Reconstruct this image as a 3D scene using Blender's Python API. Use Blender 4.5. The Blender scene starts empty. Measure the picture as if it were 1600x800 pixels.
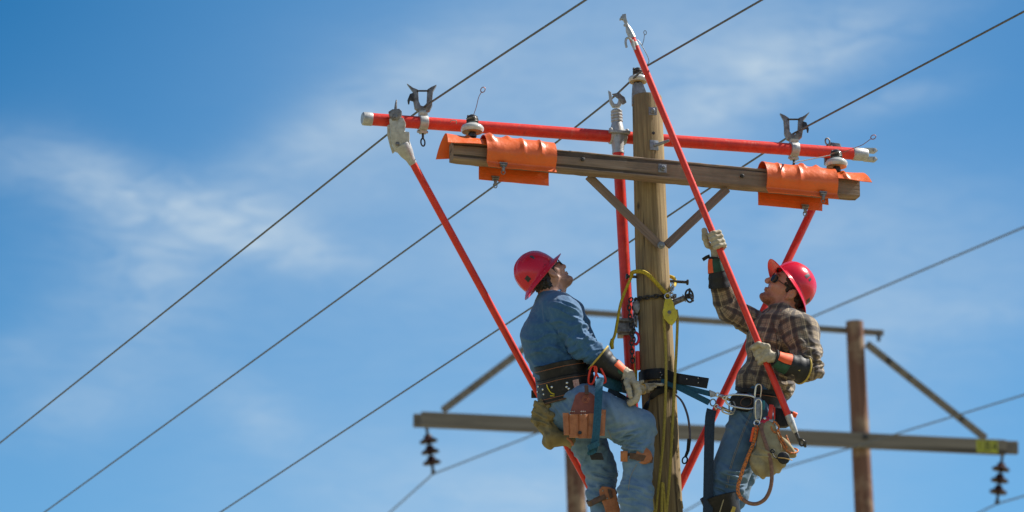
import bpy, bmesh, math, random
import numpy as np
from mathutils import Vector, Matrix
random.seed(7)
rad = math.radians
# ------------------------------------------------------------------ camera, sky, sun, exposure
EL = rad(16.0); F = 6167.0; Y0 = 21.96
CAM = Vector((0, 0, 1.6))
CR = Vector((1, 0, 0)); CU = Vector((0, -math.sin(EL), math.cos(EL))); CF = Vector((0, math.cos(EL), math.sin(EL)))
scene = bpy.context.scene
cd = bpy.data.cameras.new('camera'); cam = bpy.data.objects.new('camera', cd)
scene.collection.objects.link(cam); scene.camera = cam
cam.location = CAM; cam.rotation_euler = (rad(90) + EL, 0, 0)
cd.sensor_width = 36; cd.lens = 36 * F / 1600; cd.clip_end = 6000; cd.clip_start = .5
cd.dof.use_dof = True; cd.dof.focus_distance = 22.7; cd.dof.aperture_fstop = 3.2
SUN_AZ, SUN_EL = rad(72), rad(50)
S = Vector((math.sin(SUN_AZ) * math.cos(SUN_EL), math.cos(SUN_AZ) * math.cos(SUN_EL), math.sin(SUN_EL)))
ld = bpy.data.lights.new('sun', 'SUN'); ld.energy = 5.0; ld.angle = rad(.53); ld.color = (1, .95, .87)
sun = bpy.data.objects.new('sun', ld); scene.collection.objects.link(sun)
sun.rotation_euler = (-S).to_track_quat('-Z', 'Y').to_euler()
scene.view_settings.view_transform = 'Standard'; scene.view_settings.look = 'None'
scene.view_settings.gamma = 1; scene.view_settings.exposure = 0.70

def dirv(x, u, f=0): return CR * x + CU * u + CF * f
def at(px, py, dy=0.0, Y=None):
    """world point seen at photo pixel (1600 wide) standing on the vertical plane Y0+dy"""
    d = CF + CR * ((px - 800) / F) + CU * ((400 - py) / F)
    Yp = (Y0 + dy) if Y is None else Y
    return CAM + d * (Yp / d.y)

world = bpy.data.worlds.new('World'); scene.world = world; world.use_nodes = True
wn = world.node_tree.nodes; wl = world.node_tree.links; wn.clear()
def N(nt, t, **kw):
    n = nt.new(t)
    for k, v in kw.items():
        if k.startswith('i_'):
            n.inputs[k[2:].replace('_', ' ')].default_value = v
        else: setattr(n, k, v)
    return n
wo = wn.new('ShaderNodeOutputWorld'); bg = wn.new('ShaderNodeBackground'); bg.inputs[1].default_value = .076
sky = wn.new('ShaderNodeTexSky'); sky.sky_type = 'NISHITA'; sky.sun_disc = False
sky.sun_elevation = SUN_EL; sky.sun_rotation = SUN_AZ; sky.air_density = 1.0; sky.dust_density = .6; sky.ozone_density = 1.6; sky.altitude = 1200
tc = wn.new('ShaderNodeTexCoord')
nrm = N(wn, 'ShaderNodeVectorMath', operation='NORMALIZE'); wl.new(tc.outputs['Generated'], nrm.inputs[0])
DIR = nrm.outputs[0]
def m(op, a, b=None, c=None, clamp=False):
    n = wn.new('ShaderNodeMath'); n.operation = op; n.use_clamp = clamp
    for i, v in enumerate((a, b, c)):
        if v is None: continue
        if isinstance(v, (int, float)): n.inputs[i].default_value = v
        else: wl.new(v, n.inputs[i])
    return n.outputs[0]
def dot(v, w):
    n = N(wn, 'ShaderNodeVectorMath', operation='DOT_PRODUCT'); wl.new(v, n.inputs[0]); n.inputs[1].default_value = tuple(w); return n.outputs['Value']
def skydir(px, py): return (CF + CR * ((px - 800) / F) + CU * ((400 - py) / F)).normalized()
# each wisp of cirrus: centre, half length, half width (in degrees-like units of the direction), tilt, density
def bank(lst):
    tot = None
    for (x, y, L, W, a, dens) in lst:
        c = skydir(x, y); t = rad(a)
        e1 = (CR * math.cos(t) + CU * math.sin(t)); e2 = (-CR * math.sin(t) + CU * math.cos(t))
        dens *= .9 if W < 60 else 1; W = W * 1.3 if W < 60 else W
        p = m('DIVIDE', m('SUBTRACT', dot(DIR, e1), c.dot(e1)), L / F)
        q = m('DIVIDE', m('SUBTRACT', dot(DIR, e2), c.dot(e2)), W / F)
        s = m('ADD', m('MULTIPLY', p, p), m('MULTIPLY', q, q))
        g = m('MULTIPLY', m('MULTIPLY', m('EXPONENT', m('MULTIPLY', s, -1.4)), dens), m('GREATER_THAN', dot(DIR, c), .5))
        tot = g if tot is None else m('ADD', tot, g)
    return tot
veil = bank([(850, 330, 430, 260, 18, .38), (820, 800, 560, 190, 0, .40), (1420, 430, 340, 170, 8, .30), (250, 560, 300, 150, 20, .10), (980, 50, 480, 150, 8, .26), (530, 240, 260, 90, 32, .22), (1300, 640, 280, 160, 0, .16)])
wisp = bank([(170, 290, 330, 60, -14, .50), (320, 335, 200, 38, -17, .62), (450, 393, 120, 26, -10, .62), (265, 450, 150, 90, 40, .38), (120, 400, 140, 100, -10, .16), (400, 655, 90, 45, -45, .30),
             (560, 170, 330, 60, 32, .26), (1180, 130, 230, 42, 27, .44), (1330, 60, 300, 60, 26, .34), (1400, 150, 120, 24, 12, .34), (110, 640, 150, 45, 12, .24), (30, 550, 90, 40, 0, .24), (850, 770, 260, 60, 5, .14), (1120, 90, 320, 50, 24, .26), (1470, 520, 300, 50, 12, .20), (1250, 350, 260, 40, 14, .16), (230, 400, 180, 30, 30, .26), (180, 350, 160, 60, -60, .24)])
def warpmap(scale, rot):
    mp = N(wn, 'ShaderNodeMapping'); mp.inputs['Rotation'].default_value = (0, rad(rot), 0); mp.inputs['Scale'].default_value = scale; wl.new(DIR, mp.inputs[0]); return mp.outputs[0]
no = N(wn, 'ShaderNodeTexNoise', i_Scale=1.0, i_Detail=8.0, i_Roughness=.60, i_Distortion=.7); wl.new(warpmap((18, 18, 62), 16), no.inputs[0])
no2 = N(wn, 'ShaderNodeTexNoise', i_Scale=1.0, i_Detail=6.0, i_Roughness=.55, i_Distortion=.8); wl.new(warpmap((22, 22, 26), -20), no2.inputs[0])
nz = m('ADD', m('MULTIPLY_ADD', no.outputs[0], 1.7, -.45), m('MULTIPLY_ADD', no2.outputs[0], 1.2, -.55)); no3 = N(wn, 'ShaderNodeTexNoise', i_Scale=1.0, i_Detail=9.0, i_Roughness=.66, i_Distortion=1.1); wl.new(warpmap((60, 60, 190), 17), no3.inputs[0])
nz = m('ADD', nz, m('MULTIPLY_ADD', no3.outputs[0], 1.5, -.75)); nz = m('MINIMUM', m('MAXIMUM', nz, 0.0), 1.4)
cl = m('ADD', m('MULTIPLY', veil, m('MULTIPLY_ADD', nz, .55, .80)), m('MULTIPLY', wisp, m('MULTIPLY_ADD', nz, .85, .17)))
cl = m('MINIMUM', m('MAXIMUM', cl, 0.0), .9)
# deeper, cleaner blue away from the sun, strongest towards the upper left of the view
def cone(px, py, r):
    return m('EXPONENT', m('MULTIPLY', m('SUBTRACT', 1.0, dot(DIR, skydir(px, py))), -1.0 / (r * r / 2)))
blue = N(wn, 'ShaderNodeMix', data_type='RGBA'); wl.new(cone(800, 400, .75), blue.inputs[0]); blue.inputs[6].default_value = (1, 1, 1, 1); blue.inputs[7].default_value = (.52, .95, 1.10, 1)
deep = N(wn, 'ShaderNodeMix', data_type='RGBA'); wl.new(cone(-270, -270, .105), deep.inputs[0]); wl.new(blue.outputs[2], deep.inputs[6]); deep.inputs[7].default_value = (.02, .50, .78, 1)
deep2 = N(wn, 'ShaderNodeMix', data_type='RGBA'); wl.new(m('MULTIPLY', cone(1800, -50, .10), .6), deep2.inputs[0]); wl.new(deep.outputs[2], deep2.inputs[6]); deep2.inputs[7].default_value = (.2, .62, .85, 1)
tint = N(wn, 'ShaderNodeMix', data_type='RGBA', blend_type='MULTIPLY'); tint.inputs[0].default_value = 1
wl.new(sky.outputs[0], tint.inputs[6]); wl.new(deep2.outputs[2], tint.inputs[7])
mixc = N(wn, 'ShaderNodeMix', data_type='RGBA'); wl.new(cl, mixc.inputs[0]); wl.new(tint.outputs[2], mixc.inputs[6]); mixc.inputs[7].default_value = (4.3, 5.35, 6.3, 1)
wl.new(mixc.outputs[2], bg.inputs[0]); wl.new(bg.outputs[0], wo.inputs[0])

# ------------------------------------------------------------------ materials
def mat(name, col, col2=None, rough=.6, metal=0.0, scale=20.0, stretch=(1, 1, 1), bump=.0, bscale=None, spec=.5, sss=0.0, coat=0.0, contrast=(.35, .65), attr=None, detail=6, third=None, tscale=3.0, tr=(.55, .75), sheen=0.0, transl=None):
    mt = bpy.data.materials.new(name); mt.use_nodes = True; nt = mt.node_tree; nn = nt.nodes; L = nt.links
    b = nn['Principled BSDF']; b.inputs['Roughness'].default_value = rough; b.inputs['Metallic'].default_value = metal
    b.inputs['Specular IOR Level'].default_value = spec; b.inputs['Coat Weight'].default_value = coat
    b.inputs['Sheen Weight'].default_value = sheen
    t = nn.new('ShaderNodeTexCoord'); mpn = nn.new('ShaderNodeMapping'); L.new(t.outputs['Object'], mpn.inputs[0]); mpn.inputs['Scale'].default_value = stretch
    no = nn.new('ShaderNodeTexNoise'); no.inputs['Scale'].default_value = scale; no.inputs['Detail'].default_value = detail; no.inputs['Roughness'].default_value = .6; L.new(mpn.outputs[0], no.inputs[0])
    col2 = col2 or tuple(c * .72 for c in col)
    r = nn.new('ShaderNodeMapRange'); r.inputs[1].default_value = contrast[0]; r.inputs[2].default_value = contrast[1]; L.new(no.outputs[0], r.inputs[0])
    mx = nn.new('ShaderNodeMix'); mx.data_type = 'RGBA'; L.new(r.outputs[0], mx.inputs[0]); mx.inputs[6].default_value = (*col2, 1); mx.inputs[7].default_value = (*col, 1)
    out = mx.outputs[2]
    if third:
        n3 = nn.new('ShaderNodeTexNoise'); n3.inputs['Scale'].default_value = tscale; n3.inputs['Detail'].default_value = 5; L.new(mpn.outputs[0], n3.inputs[0])
        r3 = nn.new('ShaderNodeMapRange'); r3.inputs[1].default_value = tr[0]; r3.inputs[2].default_value = tr[1]; L.new(n3.outputs[0], r3.inputs[0])
        m3 = nn.new('ShaderNodeMix'); m3.data_type = 'RGBA'; L.new(r3.outputs[0], m3.inputs[0]); L.new(out, m3.inputs[6]); m3.inputs[7].default_value = (*third, 1); out = m3.outputs[2]
    if attr:
        a = nn.new('ShaderNodeAttribute'); a.attribute_name = attr
        m4 = nn.new('ShaderNodeMix'); m4.data_type = 'RGBA'; L.new(a.outputs['Alpha'], m4.inputs[0]); L.new(out, m4.inputs[6]); L.new(a.outputs['Color'], m4.inputs[7]); out = m4.outputs[2]
    L.new(out, b.inputs['Base Color'])
    if bump:
        nb = nn.new('ShaderNodeTexNoise'); nb.inputs['Scale'].default_value = bscale or scale * 3; nb.inputs['Detail'].default_value = 6; L.new(mpn.outputs[0], nb.inputs[0])
        bp = nn.new('ShaderNodeBump'); bp.inputs['Strength'].default_value = 1.0; bp.inputs['Distance'].default_value = bump; L.new(nb.outputs[0], bp.inputs['Height']); L.new(bp.outputs[0], b.inputs['Normal'])
    rr = nn.new('ShaderNodeMapRange'); rr.inputs[3].default_value = min(1, rough * 1.25); rr.inputs[4].default_value = rough * .8; L.new(no.outputs[0], rr.inputs[0]); L.new(rr.outputs[0], b.inputs['Roughness'])
    if sss: b.inputs['Subsurface Weight'].default_value = sss; b.inputs['Subsurface Radius'].default_value = (.02, .008, .004); b.inputs['Subsurface Scale'].default_value = .5
    if transl:
        ms = nn.new('ShaderNodeMixShader'); ms.inputs[0].default_value = transl; tl = nn.new('ShaderNodeBsdfTranslucent'); L.new(out, tl.inputs[0])
        L.new(b.outputs[0], ms.inputs[1]); L.new(tl.outputs[0], ms.inputs[2]); L.new(ms.outputs[0], nn['Material Output'].inputs[0])
    return mt
def scuff(mt, col, amount=.5, scale=(40, 40, 9), lo=.60, hi=.70, rough=.7):
    """wear: thin broken scratches and rubbed spots over the finished colour"""
    nt = mt.node_tree; nn = nt.nodes; L = nt.links; b = nn['Principled BSDF']; src = b.inputs['Base Color'].links[0].from_socket
    t = nn.new('ShaderNodeTexCoord'); mp = nn.new('ShaderNodeMapping'); mp.inputs['Scale'].default_value = scale; mp.inputs['Rotation'].default_value = (.2, .5, .1); L.new(t.outputs['Object'], mp.inputs[0])
    n1 = nn.new('ShaderNodeTexNoise'); n1.inputs['Scale'].default_value = 1.6; n1.inputs['Detail'].default_value = 8; n1.inputs['Roughness'].default_value = .75; L.new(mp.outputs[0], n1.inputs[0])
    r = nn.new('ShaderNodeMapRange'); r.inputs[1].default_value = lo; r.inputs[2].default_value = hi; r.inputs[4].default_value = amount; L.new(n1.outputs[0], r.inputs[0])
    mx = nn.new('ShaderNodeMix'); mx.data_type = 'RGBA'; L.new(r.outputs[0], mx.inputs[0]); L.new(src, mx.inputs[6]); mx.inputs[7].default_value = (*col, 1); L.new(mx.outputs[2], b.inputs['Base Color'])
    for l in list(nt.links):
        if l.to_node.type == 'BSDF_TRANSLUCENT': nt.links.new(mx.outputs[2], l.to_node.inputs[0])
    rs = b.inputs['Roughness'].links[0].from_socket; m2 = nn.new('ShaderNodeMix'); L.new(r.outputs[0], m2.inputs[0]); L.new(rs, m2.inputs[2]); m2.inputs[3].default_value = rough; L.new(m2.outputs[0], b.inputs['Roughness'])
M = {}
M['red'] = mat('red_fibreglass', (.76, .048, .024), (.60, .030, .018), rough=.33, scale=14, stretch=(1, 1, 1), third=(.40, .04, .03), tscale=25, tr=(.60, .78), bump=.0006, bscale=60, spec=.35)
M['cast'] = mat('cast_aluminium', (.50, .50, .48), (.38, .37, .35), rough=.45, metal=.5, scale=45, bump=.0008, bscale=110, third=(.22, .19, .16), tscale=40, tr=(.60, .80))
M['bronze'] = mat('weathered_casting', (.30, .28, .26), (.14, .12, .11), rough=.45, metal=.6, scale=40, bump=.0012, bscale=100)
M['galv'] = mat('galvanised_steel', (.33, .35, .37), (.20, .21, .22), rough=.5, metal=.6, scale=60, bump=.0008, third=(.16, .11, .08), tscale=35, tr=(.6, .75))
M['dark_steel'] = mat('dark_steel', (.09, .085, .08), (.04, .038, .036), rough=.45, metal=.7, scale=60, bump=.0008)
M['chrome'] = mat('plated_steel', (.72, .72, .72), (.5, .5, .5), rough=.24, metal=.9, scale=30)
M['brass'] = mat('brass', (.55, .38, .14), (.35, .22, .08), rough=.38, metal=.8, scale=40)
M['orange'] = mat('orange_plastic', (.86, .155, .02), (.78, .12, .014), rough=.36, scale=6, bump=.006, bscale=14, third=(.62, .13, .03), tscale=18, tr=(.60, .78), transl=.10, coat=.2)
M['porcelain'] = mat('grey_porcelain', (.62, .62, .58), (.48, .47, .43), rough=.15, scale=18, coat=.5, third=(.36, .32, .26), tscale=22, tr=(.55, .75))
M['porc_tan'] = mat('unglazed_porcelain', (.50, .36, .18), rough=.5, scale=20)
M['brown_glaze'] = mat('brown_glaze', (.040, .010, .008), (.02, .006, .005), rough=.45, scale=10, spec=.25)
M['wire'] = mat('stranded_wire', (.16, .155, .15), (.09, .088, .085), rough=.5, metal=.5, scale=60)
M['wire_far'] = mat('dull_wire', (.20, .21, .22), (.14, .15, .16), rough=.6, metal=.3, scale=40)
M['copper_wire'] = mat('copper_tie_wire', (.42, .17, .14), (.25, .12, .10), rough=.35, metal=.6, scale=80)
M['yellow_rope'] = mat('yellow_rope', (.66, .47, .02), (.36, .25, .012), rough=.75, scale=160, bump=.003, bscale=220, stretch=(1, 1, .5))
M['rope_dull'] = mat('dull_yellow_rope', (.50, .39, .06), (.28, .21, .04), rough=.8, scale=160, bump=.003, bscale=220, stretch=(1, 1, .5))
M['yellow_paint'] = mat('yellow_painted_metal', (.68, .56, .02), (.5, .40, .02), rough=.35, scale=22, third=(.30, .25, .06), tscale=40, tr=(.58, .72), bump=.0008)
M['leather_tan'] = mat('tan_leather', (.50, .185, .065), (.36, .12, .04), rough=.55, scale=25, bump=.0012, bscale=130, third=(.16, .05, .02), tscale=14, tr=(.58, .78))
M['leather_red'] = mat('oxblood_leather', (.27, .07, .045), (.18, .045, .03), rough=.5, scale=30, bump=.001, bscale=130)
M['leather_dark'] = mat('brown_leather', (.13, .065, .035), (.07, .035, .02), rough=.6, scale=35, bump=.001, bscale=130)
M['leather_black'] = mat('black_leather', (.016, .015, .016), (.009, .009, .009), rough=.5, spec=.3, scale=35, bump=.001, bscale=130, third=(.035, .03, .028), tscale=30, tr=(.55, .72))
M['rubber'] = mat('black_rubber', (.018, .018, .020), (.010, .010, .011), rough=.52, spec=.35, scale=20, bump=.0015, bscale=30)
M['hide'] = mat('glove_leather', (.50, .44, .33), (.37, .31, .21), rough=.75, scale=45, bump=.002, bscale=60, third=(.27, .21, .13), tscale=16, tr=(.52, .72))
M['hiviz'] = mat('bright_orange_cloth', (.95, .13, .02), (.82, .09, .015), rough=.6, scale=30)
M['green_cloth'] = mat('green_cloth', (.012, .085, .05), (.008, .05, .03), rough=.65, scale=30, bump=.001)
M['teal'] = mat('teal_webbing', (.012, .105, .17), (.008, .07, .12), rough=.7, scale=90, bump=.0012, bscale=400)
M['navy'] = mat('navy_webbing', (.012, .03, .055), (.008, .02, .035), rough=.7, scale=90, bump=.0012, bscale=400)
M['black_web'] = mat('black_webbing', (.018, .018, .02), (.01, .01, .011), rough=.75, scale=90, bump=.0012, bscale=400)
M['shirt_blue'] = mat('blue_cotton', (.036, .125, .25), (.026, .095, .205), rough=.85, scale=9, bump=.0025, bscale=24, third=(.055, .15, .26), tscale=60, tr=(.5, .8), sheen=.15)
M['denim'] = mat('washed_denim', (.155, .262, .395), (.085, .17, .285), rough=.88, scale=13, bump=.0022, bscale=55, third=(.26, .35, .44), tscale=6, tr=(.52, .80), sheen=.1, contrast=(.3, .7))
M['denim_dark'] = mat('dark_denim', (.075, .15, .24), (.045, .10, .17), rough=.88, scale=13, bump=.0022, bscale=55, third=(.13, .22, .31), tscale=6, tr=(.52, .80), sheen=.1, contrast=(.3, .7))
M['stitch'] = mat('gold_stitching', (.38, .30, .18), rough=.8, scale=200)
M['hair_black'] = mat('black_hair', (.012, .009, .008), (.006, .005, .004), rough=.45, scale=90, stretch=(1, 1, .3), bump=.004, bscale=120)
M['hair_brown'] = mat('dark_brown_hair', (.035, .016, .010), (.016, .008, .005), rough=.5, scale=90, stretch=(1, 1, .3), bump=.004, bscale=120)
M['skin_a'] = mat('skin', (.50, .27, .19), (.43, .22, .15), rough=.5, scale=30, sss=.15, attr='tint', bump=.0008, bscale=160)
M['skin_b'] = mat('skin', (.54, .28, .20), (.47, .22, .15), rough=.5, scale=30, sss=.15, attr='tint', bump=.0008, bscale=160)
M['helmet'] = mat('red_helmet_plastic', (.78, .012, .045), (.72, .010, .038), rough=.24, scale=8, coat=.25, bump=.0006, bscale=20, transl=.22, third=(.60, .015, .03), tscale=30, tr=(.62, .8))
M['sticker'] = mat('black_sticker', (.02, .02, .022), rough=.4, scale=30)
M['sticker_grey'] = mat('grey_sticker', (.10, .09, .10), (.03, .03, .03), rough=.4, scale=90, contrast=(.45, .55))
M['lens'] = mat('dark_lens', (.008, .010, .014), rough=.12, scale=5, spec=.45, coat=0)
M['canvas'] = mat('canvas', (.38, .32, .18), (.25, .20, .11), rough=.9, scale=18, bump=.002, bscale=250, third=(.15, .12, .07), tscale=9, tr=(.54, .76))
M['canvas_olive'] = mat('olive_canvas', (.29, .23, .10), (.19, .14, .06), rough=.9, scale=18, bump=.002, bscale=250, third=(.10, .08, .04), tscale=9, tr=(.54, .76))
M['cord_brown'] = mat('brown_sheathed_cord', (.27, .14, .09), (.15, .075, .05), rough=.6, scale=60, bump=.001)
M['cord_orange'] = mat('orange_flecked_cord', (.70, .20, .03), (.16, .08, .05), rough=.7, scale=110, contrast=(.44, .52), bump=.001)
M['red_metal'] = mat('red_anodised_metal', (.62, .02, .05), (.45, .015, .035), rough=.3, metal=.4, scale=20)
M['teal_plastic'] = mat('cyan_plastic', (.01, .27, .38), rough=.4, scale=20)
M['yellow_trim'] = mat('yellow_trim', (.58, .42, .06), (.40, .28, .05), rough=.6, scale=40)
M['white_label'] = mat('white_label', (.55, .52, .46), (.22, .18, .14), rough=.5, scale=220, contrast=(.40, .5))
M['ground'] = mat('dry_grass_ground', (.26, .22, .12), (.15, .15, .07), rough=1, scale=.6, bump=.02, bscale=6, third=(.31, .27, .19), tscale=.12)
M['black_letter'] = mat('dark_lettering', (.03, .035, .02), rough=.6)
M['tag_yellow'] = mat('yellow_tag', (.50, .50, .03), (.40, .40, .03), rough=.5)

scuff(M['red'], (.62, .16, .11), .55, (26, 26, 7), .56, .70); scuff(M['red'], (.10, .02, .015), .7, (90, 90, 60), .64, .72)
scuff(M['orange'], (.50, .16, .06), .6, (18, 18, 26), .57, .70); scuff(M['orange'], (.16, .07, .04), .7, (70, 70, 30), .65, .72); scuff(M['helmet'], (.55, .10, .09), .5, (50, 30, 70), .60, .70); scuff(M['helmet'], (.12, .01, .015), .6, (110, 110, 60), .66, .73)
scuff(M['skin_a'], (.36, .13, .09), .45, (60, 60, 60), .5, .7, .5); scuff(M['skin_b'], (.46, .15, .10), .55, (55, 55, 55), .48, .68, .5); scuff(M['denim'], (.05, .10, .17), .5, (16, 16, 22), .56, .72, .9); scuff(M['rubber'], (.07, .065, .06), .6, (40, 40, 40), .56, .7); scuff(M['yellow_paint'], (.12, .10, .03), .7, (60, 60, 60), .6, .68); scuff(M['leather_tan'], (.20, .07, .03), .6, (50, 50, 50), .54, .66); scuff(M['hide'], (.20, .16, .10), .5, (45, 45, 45), .54, .68)
def wood(name, c1, c2, dark, axis='Z', grain=55, crack=.62, bump=.004, knots=True, stain=None, crk=.9):
    """long-grained wood: fine grain, broad tone drift, dark drying cracks and a few knots"""
    mt = bpy.data.materials.new(name); mt.use_nodes = True; nt = mt.node_tree; nn = nt.nodes; L = nt.links
    b = nn['Principled BSDF']; b.inputs['Roughness'].default_value = .85; b.inputs['Specular IOR Level'].default_value = .25
    t = nn.new('ShaderNodeTexCoord')
    def mapped(sc):
        mp = nn.new('ShaderNodeMapping'); mp.inputs['Scale'].default_value = sc; L.new(t.outputs['Object'], mp.inputs[0]); return mp.outputs[0]
    lo = .035
    sc = (1, 1, lo) if axis == 'Z' else (lo, 1, 1)
    def noise(vec, s, d=6, r=.6):
        n = nn.new('ShaderNodeTexNoise'); n.inputs['Scale'].default_value = s; n.inputs['Detail'].default_value = d; n.inputs['Roughness'].default_value = r; L.new(vec, n.inputs[0]); return n.outputs[0]
    def rng(v, a, b_):
        r = nn.new('ShaderNodeMapRange'); r.inputs[1].default_value = a; r.inputs[2].default_value = b_; L.new(v, r.inputs[0]); return r.outputs[0]
    def mix(f, a, b_):
        mx = nn.new('ShaderNodeMix'); mx.data_type = 'RGBA'; L.new(f, mx.inputs[0])
        for i, v in ((6, a), (7, b_)):
            if isinstance(v, tuple): mx.inputs[i].default_value = (*v, 1)
            else: L.new(v, mx.inputs[i])
        return mx.outputs[2]
    g = noise(mapped(sc), grain); wide = noise(mapped(tuple(x * (6 if x == lo else 1) for x in sc)), 6)
    c = mix(rng(g, .35, .65), c2, c1); c = mix(rng(wide, .45, .8), c, tuple(x * .62 for x in c1))
    ck = noise(mapped(tuple(x * .6 if x == lo else x for x in sc)), grain * .45, 3, .4); cr = rng(ck, crack, crack + .05); cs = nn.new('ShaderNodeMath'); cs.operation = 'MULTIPLY'; cs.inputs[1].default_value = crk; L.new(cr, cs.inputs[0])
    c = mix(cs.outputs[0], c, dark)
    if knots:
        v = nn.new('ShaderNodeTexVoronoi'); v.inputs['Scale'].default_value = 5.5; L.new(mapped((1, 1, .55) if axis == 'Z' else (.55, 1, 1)), v.inputs[0])
        kn = rng(v.outputs['Distance'], .10, .04); c = mix(kn, c, dark)
    if stain:
        c = mix(rng(noise(mapped((1, 1, 1)), 3.0, 5), .5, .72), c, stain)
    L.new(c, b.inputs['Base Color'])
    bp = nn.new('ShaderNodeBump'); bp.inputs['Distance'].default_value = bump
    ad = nn.new('ShaderNodeMath'); ad.operation = 'SUBTRACT'; L.new(g, ad.inputs[0]); L.new(cr, ad.inputs[1]); L.new(ad.outputs[0], bp.inputs['Height']); L.new(bp.outputs[0], b.inputs['Normal'])
    return mt
M['pole_wood'] = wood('treated_pole_wood', (.38, .275, .135), (.19, .13, .065), (.075, .055, .035), 'Z', 75, .60, crk=.85, stain=(.21, .15, .085))
M['splinter'] = mat('raw_wood', (.62, .46, .22), (.5, .35, .15), rough=.8, scale=90)
M['arm_wood'] = wood('crossarm_wood', (.34, .245, .175), (.21, .145, .10), (.05, .038, .03), 'X', 70, .60, stain=(.15, .11, .085))
M['brace_wood'] = wood('brace_wood', (.30, .215, .165), (.17, .12, .09), (.06, .04, .03), 'Z', 60, .7, knots=False)
M['old_pole'] = wood('weathered_brown_pole', (.27, .14, .09), (.085, .04, .028), (.035, .018, .014), 'Z', 16, .58, knots=False, stain=(.34, .24, .15))
M['old_arm'] = wood('weathered_grey_timber', (.26, .225, .175), (.16, .137, .108), (.05, .045, .04), 'X', 14, .62, knots=False)

def plaid():
    mt = bpy.data.materials.new('plaid_flannel'); mt.use_nodes = True; nt = mt.node_tree; nn = nt.nodes; L = nt.links
    b = nn['Principled BSDF']; b.inputs['Roughness'].default_value = .9; b.inputs['Sheen Weight'].default_value = .15
    a = nn.new('ShaderNodeAttribute'); a.attribute_name = 'cloth'; sp = nn.new('ShaderNodeSeparateXYZ'); L.new(a.outputs['Vector'], sp.inputs[0])
    def ma(op, x, y=None, z=None):
        n = nn.new('ShaderNodeMath'); n.operation = op
        for i, v in enumerate((x, y, z)):
            if v is None: continue
            if isinstance(v, (int, float)): n.inputs[i].default_value = v
            else: L.new(v, n.inputs[i])
        return n.outputs[0]
    def band(c, period, centre, half, soft=.12):
        f = ma('FRACT', ma('DIVIDE', c, period)); d = ma('ABSOLUTE', ma('SUBTRACT', f, centre))
        r = nn.new('ShaderNodeMapRange'); r.inputs[1].default_value = half + soft * .5; r.inputs[2].default_value = max(half - soft * .5, 0); L.new(d, r.inputs[0]); return r.outputs[0]
    c = None
    u, v = sp.outputs[0], sp.outputs[1]
    P = .084
    def mix(f, x, y, blend='MIX'):
        mx = nn.new('ShaderNodeMix'); mx.data_type = 'RGBA'; mx.blend_type = blend
        if isinstance(f, (int, float)): mx.inputs[0].default_value = f
        else: L.new(f, mx.inputs[0])
        for i, w in ((6, x), (7, y)):
            if isinstance(w, tuple): mx.inputs[i].default_value = (*w, 1)
            else: L.new(w, mx.inputs[i])
        return mx.outputs[2]
    no = nn.new('ShaderNodeTexNoise'); no.inputs['Scale'].default_value = 60; t = nn.new('ShaderNodeTexCoord'); L.new(t.outputs['Object'], no.inputs[0])
    c = mix(no.outputs[0], (.30, .225, .145), (.37, .285, .19))
    for co in (u, v):
        c = mix(ma('MULTIPLY', band(co, P, .5, .17), .78), c, (.030, .024, .028))
        c = mix(ma('MULTIPLY', band(co, P, .02, .03, .03), .55), c, (.05, .04, .04))
        c = mix(ma('MULTIPLY', band(co, P, .25, .035, .03), .45), c, (.50, .40, .25))
        c = mix(ma('MULTIPLY', band(co, .0105, .5, .22, .2), .32), c, (.05, .035, .03))
    L.new(c, b.inputs['Base Color'])
    bp = nn.new('ShaderNodeBump'); bp.inputs['Distance'].default_value = .002; L.new(no.outputs[0], bp.inputs['Height']); L.new(bp.outputs[0], b.inputs['Normal'])
    return mt
M['plaid'] = plaid()

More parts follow.
